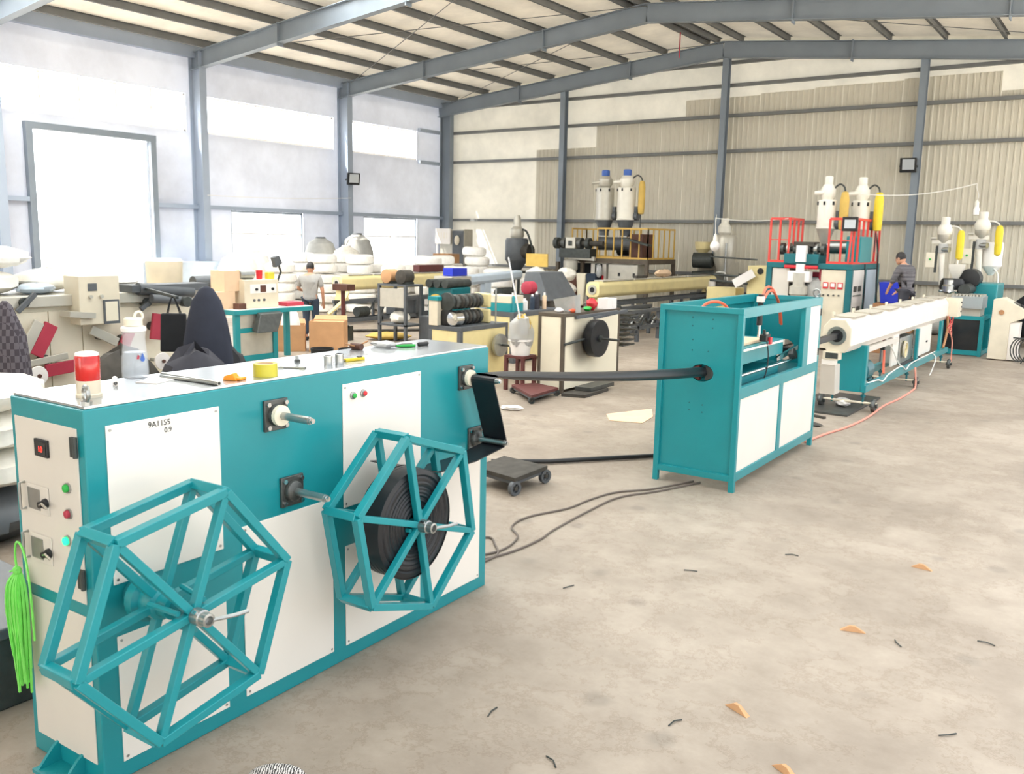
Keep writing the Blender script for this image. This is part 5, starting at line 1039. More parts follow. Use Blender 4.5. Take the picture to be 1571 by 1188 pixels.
obj('ochre_pulley', cy((-.05, -.03, .95), (-.05, .04, .95), .16), M['ochre'], H2)
S2 = thing('tool_shelf', 'dark steel shelf with a grey front panel under the old trough end', 'shelf', (-13.1, 14.1, 0))
for x_ in (-.4, .35):
    for y in (0, .5): obj('shelf_post', bx(x_, y, 0, x_+.06, y+.06, 1.25), M['frame_gray'], S2)
obj('front_panel', bx(-.34, .01, .8, .35, .03, 1.2), M['pellet_gray'], S2); obj('shelf_board', bx(-.4, 0, .4, .41, .56, .44), M['frame_gray'], S2); obj('shelf_board', bx(-.4, 0, 1.25, .41, .56, 1.29), M['frame_gray'], S2)
tag(obj('white_sacks', MB().ell((0, 0, .13), .25, .2, .13, 12, 7, .15, 4), M['sack']), 'white sack lying on the dark shelf board', 'sack', None, (-13.1, 14.36, .44))
for i in range(2):
    t = thing('rotor', 'round motor with orange face on the dark shelf top, %s of two' % ('left' if i == 0 else 'right'), 'motor', (-13.32+.42*i, 14.35, 1.29), 0, 'motors on the dark shelf'); obj('housing', MB().lathe([(.06, 0), (.15, .02), (.15, .3), (.08, .32)], (0, -.2, .16), 16, (0, 1, 0)), M['card' if i == 0 else 'grime'], t); obj('foot', bx(-.12, -.15, 0, .12, .12, .05), M['iron'], t)
T3 = trough('long cream cooling trough on a grey green frame near the left wall', (-17.1, 16.35, 0), 4.4, 1.07, .19, 'cream', 'frame_gray', .62, 4)
obj('pump', cy((.1, .6, .3), (.1, 1.0, .3), .13), M['iron'], T3); obj('water_tank', bx(-.15, 2.0, .15, .15, 3.3, .55), M['frame_gray'], T3, bevel=.01); obj('drain_hose', tb(spline([(.2, .2, .9), (.3, .0, .7), (.25, -.3, .45), (.2, -.5, .3)], 5), .05), M['cream'], T3)
for i in range(2): obj('handle_stay', MB().bar((.2, .9+.5*i, .2), (.2, 1.2+.5*i, .6), .03, .03), M['iron'], T3)
tag(obj('dark_box', bx(-.12, -.55, 0, .12, .55, .2), M['maroon'], bevel=.01), 'long dark brown box lying on the far lid of the left trough', 'box', None, (-17.1, 20.0, 1.3))
t = thing('pump_stand', 'brown pole stand with a dark head beside the man in grey', 'stand', (-14.4, 13.95, 0)); obj('pole', cy((0, 0, .3), (0, 0, 1.12), .045), M['maroon'], t); obj('head', bx(-.2, -.12, 1.1, .25, .12, 1.24), M['brown'], t)
for s_ in (-1, 1): obj('foot', bx(-.14*s_-.02, -.15, 0, -.14*s_+.02, .15, .32), M['iron'], t)
obj('cross_bar', bx(-.16, -.03, .28, .16, .03, .34), M['iron'], t)
# bucket with a clear bag, leaning rod, low dollies
t = thing('bucket', 'white rimmed bucket holding a clear bag of scraps on a dark stool', 'bucket', (-7.72, 11.2, 0)); obj('stool', MB().box(-.18, -.18, .5, .18, .18, .54).box(-.18, -.18, 0, -.13, -.13, .5).box(.13, -.18, 0, .18, -.13, .5).box(-.18, .13, 0, -.13, .18, .5).box(.13, .13, 0, .18, .18, .5), M['maroon'], t)
obj('pail', MB().lathe([(.14, .54), (.18, .78), (.195, .79), (.195, .76)], n=24), M['paper'], t); obj('clear_bag', MB().ell((0, 0, .86), .2, .2, .3, 14, 9, .12, 7), M['plastic_frost'], t); obj('leafy_scraps', MB().ell((.02, 0, 1.0), .13, .13, .16, 12, 7, .25, 8), M['ochre'], t)
tag(obj('leaning_rod', tb([(-7.60, 11.09, .86), (-7.92, 11.11, 2.02)], .012, 8), M['paper']), 'thin pale rod leaning up out of the clear bag', 'rod')
def dolly(label, corners, zt, mm, wm, loc):
    T = thing('platform_dolly', label, 'dolly', loc); L0 = Vector((*loc[:2], 0)); cs = [Vector((*c, 0))-L0 for c in corners]
    obj('deck', MB().hexa([c+Vector((0, 0, zt-.04)) for c in cs], [c+Vector((0, 0, zt)) for c in cs]), M[mm], T, bevel=.004)
    cen = sum(cs, Vector())/4
    obj('under_frame', MB().hexa([cen.lerp(c, .92)+Vector((0, 0, zt-.075)) for c in cs], [cen.lerp(c, .92)+Vector((0, 0, zt-.04)) for c in cs]), M['frame_gray'], T)
    ax = (cs[3]-cs[0]).normalized()
    for c in cs:
        p = cen.lerp(c, .93); r_ = (zt-.06)/2+.012
        w_ = obj('wheel', MB().ring(p-ax*.02+Vector((0, 0, r_)), ax, r_, r_*.62, .04, 22), M[wm], T); obj('wheel_hub', cy(p-ax*.025+Vector((0, 0, r_)), p+ax*.025+Vector((0, 0, r_)), r_*.3, n=10), M['grime'], w_)
        for k_ in range(5):
            a_ = 2*PI*k_/5; u = ax.cross(Vector((0, 0, 1))); q = p+Vector((0, 0, r_)); d_ = u*math.cos(a_)*r_*.65+Vector((0, 0, math.sin(a_)*r_*.65)); obj('wheel_spoke', MB().bar(q, q+d_, .02, .014), M[wm], w_)
    return T
dolly('grey low platform dolly with spoked wheels just behind the winder end', [(-4.98, 6.50), (-5.01, 7.02), (-4.46, 6.97), (-4.44, 6.40)], .17, 'grime', 'frame_gray', (-4.72, 6.7, 0))
dolly('dark red low dolly under the flat hose in front of the coil bench', [(-7.63, 10.85), (-7.45, 11.22), (-6.95, 11.1), (-6.87, 10.26)], .13, 'maroon', 'iron', (-7.2, 10.9, 0))
tag(obj('steel_plate', MB().hexa([(-6.9, 11.1, 0), (-6.55, 11.2, 0), (-6.6, 12.0, 0), (-6.93, 12.0, 0)], [(-6.9, 11.1, .05), (-6.55, 11.2, .05), (-6.6, 12.0, .05), (-6.93, 12.0, .05)]), M['grime'], bevel=.004), 'lower of two dark plates stacked at the coil bench foot', 'plate')
tag(obj('steel_plate', MB().hexa([(-6.88, 11.45, .051), (-6.62, 11.5, .051), (-6.64, 12.25, .051), (-6.9, 12.2, .051)], [(-6.88, 11.45, .11), (-6.62, 11.5, .11), (-6.64, 12.25, .11), (-6.9, 12.2, .11)]), M['steel_dark'], bevel=.004), 'upper of two dark plates stacked at the coil bench foot', 'plate')

# ================================================================== left side: cream winders, desk, cartons, clothes
W1 = thing('cream_winder', 'long cream winding machine with red arms along the left', 'machine', (-9.35, 2.2, 0))
for i in range(3):
    y0, y1 = [(0, 2.62), (2.63, 2.98), (2.99, 4.6)][i]; obj('cabinet_panel', bx(-.03, y0, .1, 0, y1, 1.45), M['cream_pale'], W1, bevel=.004)
obj('body', bx(-.9, 0, .02, -.03, 4.6, 1.5), M['cream_pale'], W1, bevel=.01); obj('top_tray', bx(-.95, -.02, 1.5, .06, 4.62, 1.62), M['pellet_gray'], W1, bevel=.01)
def arm(y, z, a_, L_, w_, mm):
    d = Vector((0, math.cos(a_), math.sin(a_))); p = Vector((.12, y, z)); o = obj('winding_arm', MB().bar(p-d*L_/2, p+d*L_/2, .03, w_, (1, 0, 0)) if False else MB().hexa(*(lambda u: ([p-d*L_/2-u-Vector((.02,0,0)), p+d*L_/2-u-Vector((.02,0,0)), p+d*L_/2+u-Vector((.02,0,0)), p-d*L_/2+u-Vector((.02,0,0))], [p-d*L_/2-u+Vector((.02,0,0)), p+d*L_/2-u+Vector((.02,0,0)), p+d*L_/2+u+Vector((.02,0,0)), p-d*L_/2+u+Vector((.02,0,0))]))(Vector((0, -math.sin(a_), math.cos(a_)))*w_/2)), M[mm], W1, bevel=.006)
    obj('arm_bearing', cy((0, y, z), (.1, y, z), .05), M['iron'], o); return o
plabel(arm(2.50, 1.17, 1.05, .36, .14, 'dull_red'), 'tilted dull red arm plate'); arm(2.36, 1.18, 1.05, .42, .11, 'pellet_gray'); plabel(arm(2.68, .86, .08, .36, .13, 'dull_red'), 'level dull red arm plate'); arm(2.52, .96, .12, .44, .07, 'pellet_gray'); plabel(arm(3.80, 1.22, 1.4, .3, .13, 'dull_red'), 'upright dull red arm plate'); arm(3.16, 1.16, -.5, .34, .1, 'pellet_gray'); plabel(arm(3.42, 1.1, 1.1, .3, .12, 'dull_red'), 'short dull red arm plate')
for y, z in ((2.37, .82), (3.79, .83)): wd_ = obj('white_disc', MB().lathe([(.02, 0), (.095, .005), (.1, .02), (.095, .035), (.02, .04)], (.2, y, z), 24, (1, 0, 0)), M['paper'], W1); obj('disc_hub', cy((.23, y, z), (.26, y, z), .02), M['brown'], wd_); obj('disc_shaft', cy((0, y, z), (.2, y, z), .02), M['steel'], W1)
for y, z, a_ in ((2.35, 1.56, .75), (3.72, 1.5, .6)): arm(y, z, a_, .26, .05, 'frame_gray')
cbx = obj('control_box', bx(-.1, 2.86, 1.30, .2, 3.32, 1.82), M['off_white'], W1, bevel=.01)
obj('box_display', bx(.2, 2.96, 1.66, .206, 3.06, 1.74), M['frame_gray'], cbx); obj('document_holder', MB().box(.2, 3.12, 1.30, .215, 3.3, 1.56), M['frame_gray'], cbx); obj('document', bx(.215, 3.14, 1.33, .218, 3.28, 1.54), M['cream_pale'], cbx)
for y in (2.98, 3.1): obj('knob', cy((.2, y, 1.6), (.23, y, 1.6), .02), M['pellet_gray'], cbx)
obj('side_tray', MB().bar((.16, 2.72, 1.43), (.16, 3.0, 1.40), .2, .06), M['pellet_gray'], W1)
mt_ = obj('traverse_unit', MB().box(-.15, 3.5, 1.62, .15, 4.5, 1.7).cyl((.1, 3.6, 1.66), (.1, 4.3, 1.6), .07).cyl((.2, 3.7, 1.55), (.2, 4.2, 1.5), .05), M['frame_gray'], W1); obj('pull_knob', cy((.2, 4.1, 1.5), (.3, 4.1, 1.5), .06), M['iron'], mt_)
for i, (dx, dy, rx, ry, h, mm) in enumerate(((-.45, 2.2, .32, .34, .13, 'sack'), (-.5, 3.62, .32, .3, .10, 'wrap'), (-.55, 2.92, .3, .36, .13, 'sack'), (-.5, 2.3, .33, .4, .12, 'wrap'), (-.2, 2.62, .16, .2, .06, 'blue_pale'))):
    sack_obj(('lower white sack at the near end of the cream winder top', 'white wrapped bundle beside the traverse unit on the cream winder', 'white sack behind the control box on the cream winder', 'white bundle lying on top of the near white sack', 'flat grey blue bag before the control box on the cream winder')[i], (-9.35+dx, 2.2+dy, 1.62 if i != 3 else 1.88), rx, ry, h, mm, 50+i)
# clothes and bags hanging at the winder
m, n, l, b = node_mat('plaid_cloth', .9); tc = n.new('ShaderNodeTexCoord'); mp = n.new('ShaderNodeMapping'); mp.inputs['Scale'].default_value = (30, 30, 17); l.new(tc.outputs['Object'], mp.inputs[0])
ck = n.new('ShaderNodeTexChecker'); ck.inputs['Scale'].default_value = 1; ck.inputs['Color1'].default_value = (*lin((58,54,60)), 1); ck.inputs['Color2'].default_value = (*lin((120,116,122)), 1); l.new(mp.outputs[0], ck.inputs['Vector'])
l.new(mix(n, l, .55, ck.outputs[0], (74,66,74)), b.inputs['Base Color']); M['plaid'] = m
def cloth_hang(label, name, cat, loc, prof, m_, flat=.5, rz=0, seed=1):
    mb_ = MB(); rnd = random.Random(seed); n_ = 20
    for k_, (r_, z) in enumerate(prof):
        for i in range(n_):
            a_ = 2*PI*i/n_; f = 1+.09*math.sin(5*a_+seed)*(1-k_/len(prof))+rnd.uniform(-.03, .03); mb_.v.append((r_*f*flat*math.cos(a_), r_*f*math.sin(a_), z))
    for k_ in range(len(prof)-1): mb_.f += [(k_*n_+i, k_*n_+(i+1) % n_, (k_+1)*n_+(i+1) % n_, (k_+1)*n_+i) for i in range(n_)]
    mb_.f.append(tuple(range((len(prof)-1)*n_, len(prof)*n_))); mb_.f.append(tuple(range(n_-1, -1, -1))); mb_.smooth = True
    return tag(obj(name, mb_, m_, ang=80), label, cat, None, loc, rz)
JK = cloth_hang('dark navy jacket draped over a pole left of the teal desk', 'draped_jacket', 'jacket', (-7.7, 5.58, 0), [(.2, .55), (.245, .75), (.25, .95), (.238, 1.2), (.2, 1.42), (.14, 1.62), (.07, 1.74), (.02, 1.765)], M['navy'], .55, -.85, 2)
tag(obj('coat_stand', MB().cyl((0, 0, 0), (0, 0, .6), .02).cyl((0, 0, 0), (0, 0, .03), .18), M['iron']), 'dark coat stand foot under the navy jacket', 'stand', None, (-7.7, 5.58, 0))
cloth_hang('dark plaid shirt hanging at the near end of the cream winder', 'plaid_shirt', 'shirt', (-8.3, 3.9, 0), [(.10, .55), (.17, .6), (.19, .9), (.18, 1.15), (.16, 1.35), (.1, 1.52), (.06, 1.62), (.02, 1.66)], M['plaid'], .6, -.9, 4)
tag(obj('coat_stand', MB().cyl((0, 0, 0), (0, 0, .6), .02).cyl((0, 0, 0), (0, 0, .03), .18), M['iron']), 'dark stand foot under the plaid shirt', 'stand', None, (-8.3, 3.9, 0))
t = thing('tote_bag', 'dark tote bag hanging by its handles beside the navy jacket', 'bag', (-8.24, 5.56, 1.06), math.radians(43))
obj('bag_body', MB().hexa([(-.14, -.05, 0), (.14, -.05, 0), (.14, .05, 0), (-.14, .05, 0)], [(-.125, -.03, .40), (.125, -.03, .40), (.125, .03, .40), (-.125, .03, .40)]), M['black_matte'], t, bevel=.015)
for y in (-.03, .03): obj('handle', tb(spline([(-.06, y, .40), (-.03, y*.5, .52), (0, 0, .57), (.03, y*.5, .52), (.07, y, .40)], 5), .006), M['black_matte'], t)
obj('hanging_arm', MB().bar((.05, 3.7, 1.66), (1.2, 3.35, 1.63), .03, .03), M['iron'], W1)
for i, (x_, y_, rx, ry, h, mm, lb) in enumerate(((-7.9, 4.75, .3, .42, .6, 'grime', 'dark covered heap behind the beacon'), (-7.25, 5.1, .32, .38, .62, 'jeans_dark', 'dark covered heap behind the water bottle'), (-8.2, 6.05, .28, .42, .55, 'black_matte', 'dark covered heap under the tote bag'))):
    sack_obj(lb, (x_, y_, 0), rx, ry, h, mm, 70+i, 'covered_heap')
# cream sacks and a dark chest left of the winder
for i, (z, rx, mm) in enumerate(((.0, .34, 'frame_gray'), (.41, .36, 'sack'), (.69, .38, 'sack'), (.97, .36, 'sack'))):
    sack_obj(('grey', 'lowest cream', 'middle cream', 'topmost cream')[i]+' sack of the pile left of the winder', (-6.86, 2.98, z), rx, .5, .138 if i else .2, mm, 80+i)
t = thing('tool_chest', 'dark grey chest on the floor at the left end of the winder', 'chest', (-4.62, 2.05, 0)); obj('chest_body', bx(-.8, -.3, .0, .35, .25, .36), M['iron'], t, bevel=.01); obj('chest_lid', bx(-.82, -.32, .36, .37, .27, .42), M['frame_gray'], t, bevel=.01)
tag(obj('black_hose', tb(spline([(-8.0, 2.2, .03), (-6.6, 2.4, .03), (-5.73, 2.62, .03), (-4.9, 2.9, .03), (-4.2, 3.3, .03)], 6), .03, 8), M['black']), 'black hose on the floor behind the winder left end', 'hose')
# teal desk
D1 = thing('work_desk', 'teal desk with grey panels carrying a control box', 'desk', (-12.72, 9.78, 0))
for x_ in (-.65, -.08):
    for y in ((0, .82, 1.6) if x_ < -.5 else (0, .82)): obj('desk_post', bx(x_, y, 0, x_+.08, y+.1, .9), M['teal'], D1, bevel=.004)
obj('desk_top', bx(-.68, -.03, .9, .03, 1.75, .98), M['teal'], D1, bevel=.004); obj('desk_surface', bx(-.66, -.01, .98, .01, 1.72, .99), M['white_paint'], D1)
obj('middle_rail', bx(-.08, .1, .58, -.01, .82, .66), M['teal'], D1); obj('bottom_rail', bx(-.08, .1, .08, -.01, .82, .18), M['teal'], D1)
obj('upper_panel', bx(-.06, .1, .66, -.03, .82, .9), M['pellet_gray'], D1); obj('lower_panel', bx(-.06, .1, .18, -.03, .82, .58), M['pellet_gray'], D1)
obj('tilted_keyboard', MB().hexa([(.05, .3, .62), (.2, .3, .58), (.2, .75, .58), (.05, .75, .62)], [(.02, .45, .93), (.12, .45, .90), (.12, .95, .90), (.02, .95, .93)]), M['steel_dark'], D1, bevel=.008)
t = thing('control_box', 'grey control box with a meter and switches standing on the teal desk', 'control box', (-12.86, 10.1, .99)); obj('housing', bx(-.35, 0, 0, 0, .75, .50), M['off_white'], t, bevel=.01)
pl_ = obj('switch_plate', bx(0, .12, .26, .006, .7, .42), M['paper'], t)
obj('meter', bx(.006, .34, .28, .014, .46, .40), M['brown'], pl_)
for y in (.2, .56): obj('switch', cy((.006, y+.05, .33), (.03, y+.05, .33), .025), M['black'], pl_)
for y in (.2, .3, .42): obj('button', cy((0, y, .14), (.02, y, .14), .022), M['frame_gray'], t)
tag(obj('mesh_roll', MB().cyl((0, 0, .09), (.0, .3, .09), .09), M['steel']), 'grey wire roll on the control box', 'roll', None, (-13.05, 10.12, 1.49)); tag(obj('red_cup', MB().lathe([(.05, 0), (.06, .16)], n=14), M['red']), 'red cup standing on the control box', 'cup', None, (-13.05, 10.58, 1.49)); tag(obj('yellow_box', bx(-.05, -.07, 0, .05, .07, .12), M['lemon'], bevel=.005), 'small yellow box on the control box', 'box', None, (-12.98, 10.76, 1.49))
for i, (y, z, h, mm) in enumerate(((9.62, .99, .30, 'card_pale'), (9.78, 1.29, .36, 'card_pale'))):
    t = thing('carton', ('lower pale carton on the teal desk', 'upper pale carton stacked on the teal desk')[i], 'carton', (-13.1, y+.13, z), 0, 'pale cartons on the teal desk'); obj('box_shell', bx(-.28, -.12, 0, .1, .26, h), M[mm], t, bevel=.004); obj('tape_seam', bx(-.1, -.121, h-.001, -.07, .261, h+.001), M['card'], t)
tag(obj('red_box', bx(-.08, -.08, 0, .08, .08, .1), M['brown'], bevel=.006), 'small brown box between carton and control box', 'box', None, (-12.85, 9.98, .99)); tag(obj('red_tray', bx(-.15, -.2, 0, .15, .2, .07), M['dull_red'], bevel=.01), 'dull red tray at the far end of the teal desk', 'tray', None, (-12.95, 11.2, .99))
t = thing('desk_lamp', 'dark jointed lamp arm rising from the teal desk', 'lamp', (-13.1, 11.0, .99)); obj('arm', tb([(0, 0, 0), (0, -.04, .3), (0, .02, .42), (0, .12, .62), (0, .06, .78)], .02), M['iron'], t); obj('shade', MB().hexa([(-.05, -.02, .70), (.05, -.02, .70), (.05, .12, .78), (-.05, .12, .78)], [(-.05, -.08, .88), (.05, -.08, .88), (.05, .05, .92), (-.05, .05, .92)]), M['frame_gray'], t)
# cartons on the floor
for i, (x_, y_, sx, sy, h, rz, lb) in enumerate(((-13.88, 12.0, .58, .48, .52, .8, 'brown open carton with white sheet in it below the man'), (-13.25, 12.43, .68, .48, .61, .62, 'larger brown carton at the man’s feet'))):
    t = thing('carton', lb.replace('’', "'"), 'carton', (x_, y_, 0), rz, 'brown cartons on the floor')
    for a_, b_, c_, d_ in ((-sx/2, -sy/2, sx/2, -sy/2+.01), (-sx/2, sy/2-.01, sx/2, sy/2)): obj('carton_side', bx(a_, b_, 0, c_, d_, h), M['card'], t)
    for a_, b_ in ((-sx/2, -sx/2+.01), (sx/2-.01, sx/2)): obj('carton_end', bx(a_, -sy/2+.01, 0, b_, sy/2-.01, h), M['card'], t)
    obj('carton_bottom', bx(-sx/2+.01, -sy/2+.01, 0, sx/2-.01, sy/2-.01, .01), M['card'], t)
    obj('carton_flap', MB().hexa([(-sx/2, sy/2-.005, h), (sx/2, sy/2-.005, h), (sx/2, sy/2+.005, h), (-sx/2, sy/2+.005, h)], [(-sx/2+.02, sy/2+.08, h+.08), (sx/2-.02, sy/2+.08, h+.08), (sx/2-.02, sy/2+.09, h+.08), (-sx/2+.02, sy/2+.09, h+.08)]), M['card'], t)
    if i: obj('carton_flap', bx(-sx/2+.02, -sy/2+.03, h-.03, sx/2-.02, sy/2-.03, h-.02), M['card'], t)
tag(obj('white_sheet', MB().lathe([(.2, .0), (.21, .45), (.16, .72), (.06, .86)], n=10), M['paper']), 'white fan shaped sheet standing in the open brown carton', 'sheet', None, (-13.88, 12.0, .012), .4)
for i, (x_, y_) in enumerate(((-11.9, 11.0), (-11.5, 11.3))): tag(obj('dark_tub', MB().lathe([(.16, 0), (.2, .3), (.21, .3), (.17, .03)], n=18), M['black']), ('black tub on the floor left of its twin before the cartons', 'black tub on the floor right of its twin before the cartons')[i], 'tub', 'black tubs before the cartons', (x_, y_, 0))
sack_obj('khaki sack lying on the floor behind the winder top', (-13.75, 14.7, 0), .5, .22, .09, 'ochre', 91, 'sack', .7)
tag(obj('hose_coil', tb([(.12*math.cos(a_), .02*math.sin(3*a_), .13+.12*math.sin(a_)) for a_ in [2*PI*k_/20 for k_ in range(20)]], .03, 8, True), M['paper']), 'pale hose coil standing on the floor beside the khaki sack', 'hose', None, (-12.6, 15.2, 0))
tag(obj('long_pipe', tb([(-15.9, 14.6, .04), (-13.9, 17.3, .04)], .035, 8), M['grime']), 'long dark pipe lying on the floor before the left trough', 'pipe')

# ================================================================== stacks of wrapped white coils and bulk bags along the left wall
proto = None
def coil_at(x_, y_, z, s_, label, i):
    global proto
    if proto is None:
        proto = obj('wrapped_coil', MB().lathe([(.12, .02), (.40, 0), (.5, .04), (.52, .14), (.5, .23), (.40, .28), (.12, .26)], n=22), M['wrap']); o = proto
    else: o = proto.copy(); C.objects.link(o)
    o.location = (x_, y_, z); o.scale = (s_, s_*(.94+.1*((i*7) % 3)/2), 1); o.rotation_euler = (.03*((i*5) % 3-1), .03*((i*3) % 3-1), i*.7)
    return tag(o, label, 'coil', 'wrapped coils stacked along the left wall')
stacks = [(-21.3, 18.11, 5), (-21.64, 19.24, 6), (-20.25, 18.85, 6), (-20.57, 20.0, 6), (-19.36, 19.48, 6), (-19.78, 20.56, 5), (-18.53, 20.06, 5), (-18.92, 21.16, 5), (-17.64, 20.69, 6), (-18.05, 21.78, 6), (-16.77, 21.3, 5), (-17.2, 22.37, 7)]      # x, y on the floor and number of coils
nth = ['first', 'second', 'third', 'fourth', 'fifth', 'sixth', 'seventh', 'eighth', 'ninth', 'tenth', 'eleventh', 'twelfth']
tier = ['bottom', 'second', 'third', 'fourth', 'fifth', 'sixth', 'seventh']
k = 0
for si, (x_, y_, nn) in enumerate(stacks):
    for j in range(nn):
        k += 1; coil_at(x_+.04*math.sin(k*2.1), y_+.04*math.cos(k*1.7), j*.29, .82+.08*((k*3) % 4)/3-.015*j, '%s wrapped coil of the %s white stack counted from the teal desk' % (tier[j], nth[si]), k)
for i, (x_, y_, r_, h, mm, lb) in enumerate(((-21.9, 21.9, .55, 2.35, 'sack_gray', 'tall grey bulk bag before the far lower window'), (-22.6, 20.9, .55, 2.2, 'sack_gray', 'grey bulk bag between column and far lower window'), (-21.4, 20.9, .5, 1.95, 'sack', 'pale bulk bag in front of the grey bulk bags'), (-21.9, 17.0, .6, 1.7, 'wrap', 'white bulk bag before the near lower window'), (-22.75, 18.3, .52, 1.75, 'wrap', 'white bulk bag right of the near lower window middle'))):
    mb_ = MB().lathe([(r_*.9, 0), (r_, .1), (r_*1.04, h*.4), (r_*.98, h*.75), (r_*.75, h*.92), (r_*.25, h)], n=18); t = thing('bulk_bag', lb, 'bag', (x_, y_, 0)); obj('bag_body', mb_, M[mm], t); obj('bag_tie', tb([(r_*.26*math.cos(a_), r_*.26*math.sin(a_), h) for a_ in [2*PI*q/12 for q in range(12)]], .03, 6, True), M['frame_gray'] if i < 2 else M['paper'], t)
tag(obj('board_stack', bx(-.25, -1.4, 0, .25, 1.4, 1.45), M['blue_pale'], bevel=.02), 'grey blue board stack against the wall under the near lower window', 'boards', None, (-22.9, 15.8, 0))
SC = thing('notice_cabinet', 'grey steel cabinet with a white notice board at the corner column', 'cabinet', (-21.2, 25.9, 0)); obj('cabinet_body', bx(-.4, 0, 0, .75, .5, 2.6), M['pellet_gray'], SC, bevel=.01); obj('cabinet_door', bx(.2, -.02, 1.0, .72, 0, 2.55), M['frame_gray'], SC); nb = obj('notice_board', bx(-.55, -.1, 2.05, .16, -.03, 2.62), M['paper'], SC, bevel=.01); obj('board_post', bx(-.5, -.08, 0, -.46, -.05, 2.05), M['paper'], SC)
for i in range(4): obj('faint_stroke', bx(-.4+.13*i, -.102, 2.25, -.375+.13*i, -.1, 2.48), M['cream_pale'], nb)
obj('fan_lamp', MB().ell((.45, -.06, 2.2), .12, .05, .18, 12, 8), M['off_white'], SC)
tag(obj('brown_carton', bx(-.35, -.3, 0, .35, .3, .32), M['card'], bevel=.01), 'long brown carton on white coils below the notice board', 'carton', None, (-19.9, 24.2, 1.42)); tag(obj('carton_stand', bx(-.45, -.4, 0, .45, .4, 1.41), M['wrap'], bevel=.05), 'white wrapped pallet under the brown carton', 'pallet', None, (-19.9, 24.2, 0))
for i, (x_, y_, h) in enumerate(((-13.65, 20.5, .39), (-13.65, 20.5, 0), (-12.95, 20.95, 0), (-12.95, 20.95, .39), (-12.98, 20.92, .78), (-13.65, 20.5, .78), (-12.96, 20.92, 1.17), (-13.65, 20.47, 1.17))):
    sack_obj('white sack, %s one of the %s pile before the dark platform' % (tier[round(h/.39)], 'left' if x_ < -13.3 else 'right'), (x_, y_, h), .34, .28, .19, 'sack', 100+i, 'sack', .3*i)
tag(obj('yellow_sheet', bx(-.35, -.02, 0, .35, .02, .35), M['ochre']), 'yellow sheet standing on the left white sack pile', 'sheet', None, (-13.65, 20.5, 1.56)); 
for i, (x_, y_) in enumerate(((-15.7, 21.5), (-15.1, 22.6))):
    for j in range(5 if i == 0 else 4): k += 1; coil_at(x_, y_, j*.283, .85, '%s wrapped coil of the %s white stack behind the pale blue trough' % (tier[j], nth[i]), k)
# old cream winder behind, with grey vertical feeders, left of the desk
W2 = thing('cream_winder', 'pale cream machine with an upright feeder left of the stacked cartons', 'machine', (-14.9, 9.6, 0)); obj('body', bx(-.6, 0, 0, .0, 1.6, 1.2), M['cream_pale'], W2, bevel=.02); obj('feeder', MB().lathe([(.25, 1.2), (.32, 1.3), (.34, 1.75), (.3, 1.8)], (-.3, .5, 0), 18), M['off_white'], W2); obj('motor', cy((0, .9, 1.35), (0, 1.3, 1.35), .12), M['frame_gray'], W2); obj('guide_pole', cy((-.05, .4, 1.2), (-.05, .4, 1.75), .02), M['grime'], W2); obj('side_arm', MB().bar((0, .9, 1.0), (.4, 1.4, .95), .08, .06), M['cream'], W2)
for i in range(2): obj('white_spool', cy((.05, .85+.3*i, 1.12), (.2, .85+.3*i, 1.12), .07), M['paper'], W2)

# ================================================================== wires, lamps
t = thing('hanging_bulb', 'white lamp bulb hanging from the long wire near the right hoppers', 'lamp', (-3.28, 22.71, 3.02)); obj('bulb', MB().lathe([(.02, 0), (.06, .02), (.065, .14), (.04, .2)], n=16), M['paper'], t); obj('socket', MB().lathe([(.045, .2), (.045, .3), (.015, .34)], n=14), M['hopper_white'], t); obj('flex', tb(spline([(0, 0, .34), (.02, 0, .45), (-.03, 0, .6), (-.04, 0, .7)], 5), .008), M['white_hose'], t)
t = thing('hanging_bulb', 'round white lamp bulb hanging before the dusty grey extruder', 'lamp', (-8.78, 21.1, 2.1)); obj('bulb', MB().ell((0, 0, .12), .12, .12, .13, 16, 10), M['paper'], t); obj('socket', MB().lathe([(.06, .22), (.045, .36), (.02, .42)], n=14), M['hopper_white'], t); obj('flex', tb([(0, 0, .42), (-.02, 0, .8)], .008), M['white_hose'], t)
for pts, lb in ((sag((-11.75, 28.25, 3.22), (-8.8, 21.1, 2.9), .15), 'white wire from the gable column to the round lamp'), (sag((-8.8, 21.1, 2.9), (-6.6, 19.9, 2.86), .06), 'white wire from the round lamp to the red railing'), (sag((-5.2, 20.3, 3.4), (-3.32, 22.71, 3.73), .12), 'white wire from the teal platform to the hanging lamp'), (sag((XL+.55, 16.95, 3.4), (XL+.55, 22.9, 3.6), .05), 'white wire strung between the two left wall columns')):
    tag(obj('lamp_wire', tb(pts, .009, 5), M['white_hose']), lb, 'wire')
def flood(label, loc, rz):
    t = thing('floodlight', label, 'floodlight', loc, rz); obj('housing', MB().hexa([(-.22, .02, -.2), (.22, .02, -.2), (.22, .14, -.2), (-.22, .14, -.2)], [(-.22, -.08, .2), (.22, -.08, .2), (.22, .08, .2), (-.22, .08, .2)]), M['black'], t, bevel=.01)
    obj('reflector_glass', MB().hexa([(-.15, .0, -.13), (.17, .0, -.13), (.17, .01, -.13), (-.15, .01, -.13)], [(-.15, -.075, .16), (.17, -.075, .16), (.17, -.06, .16), (-.15, -.06, .16)]), M['screen'], t); obj('bracket', MB().box(-.24, .06, -.04, .24, .24, .0), M['iron'], t)
flood('black floodlight with a silver face on the right gable column', (-5.95, 28.1, 4.62), .1)
flood('floodlight fixed high on the second left wall column', (XL+.72, 22.85, 4.25), math.radians(60))

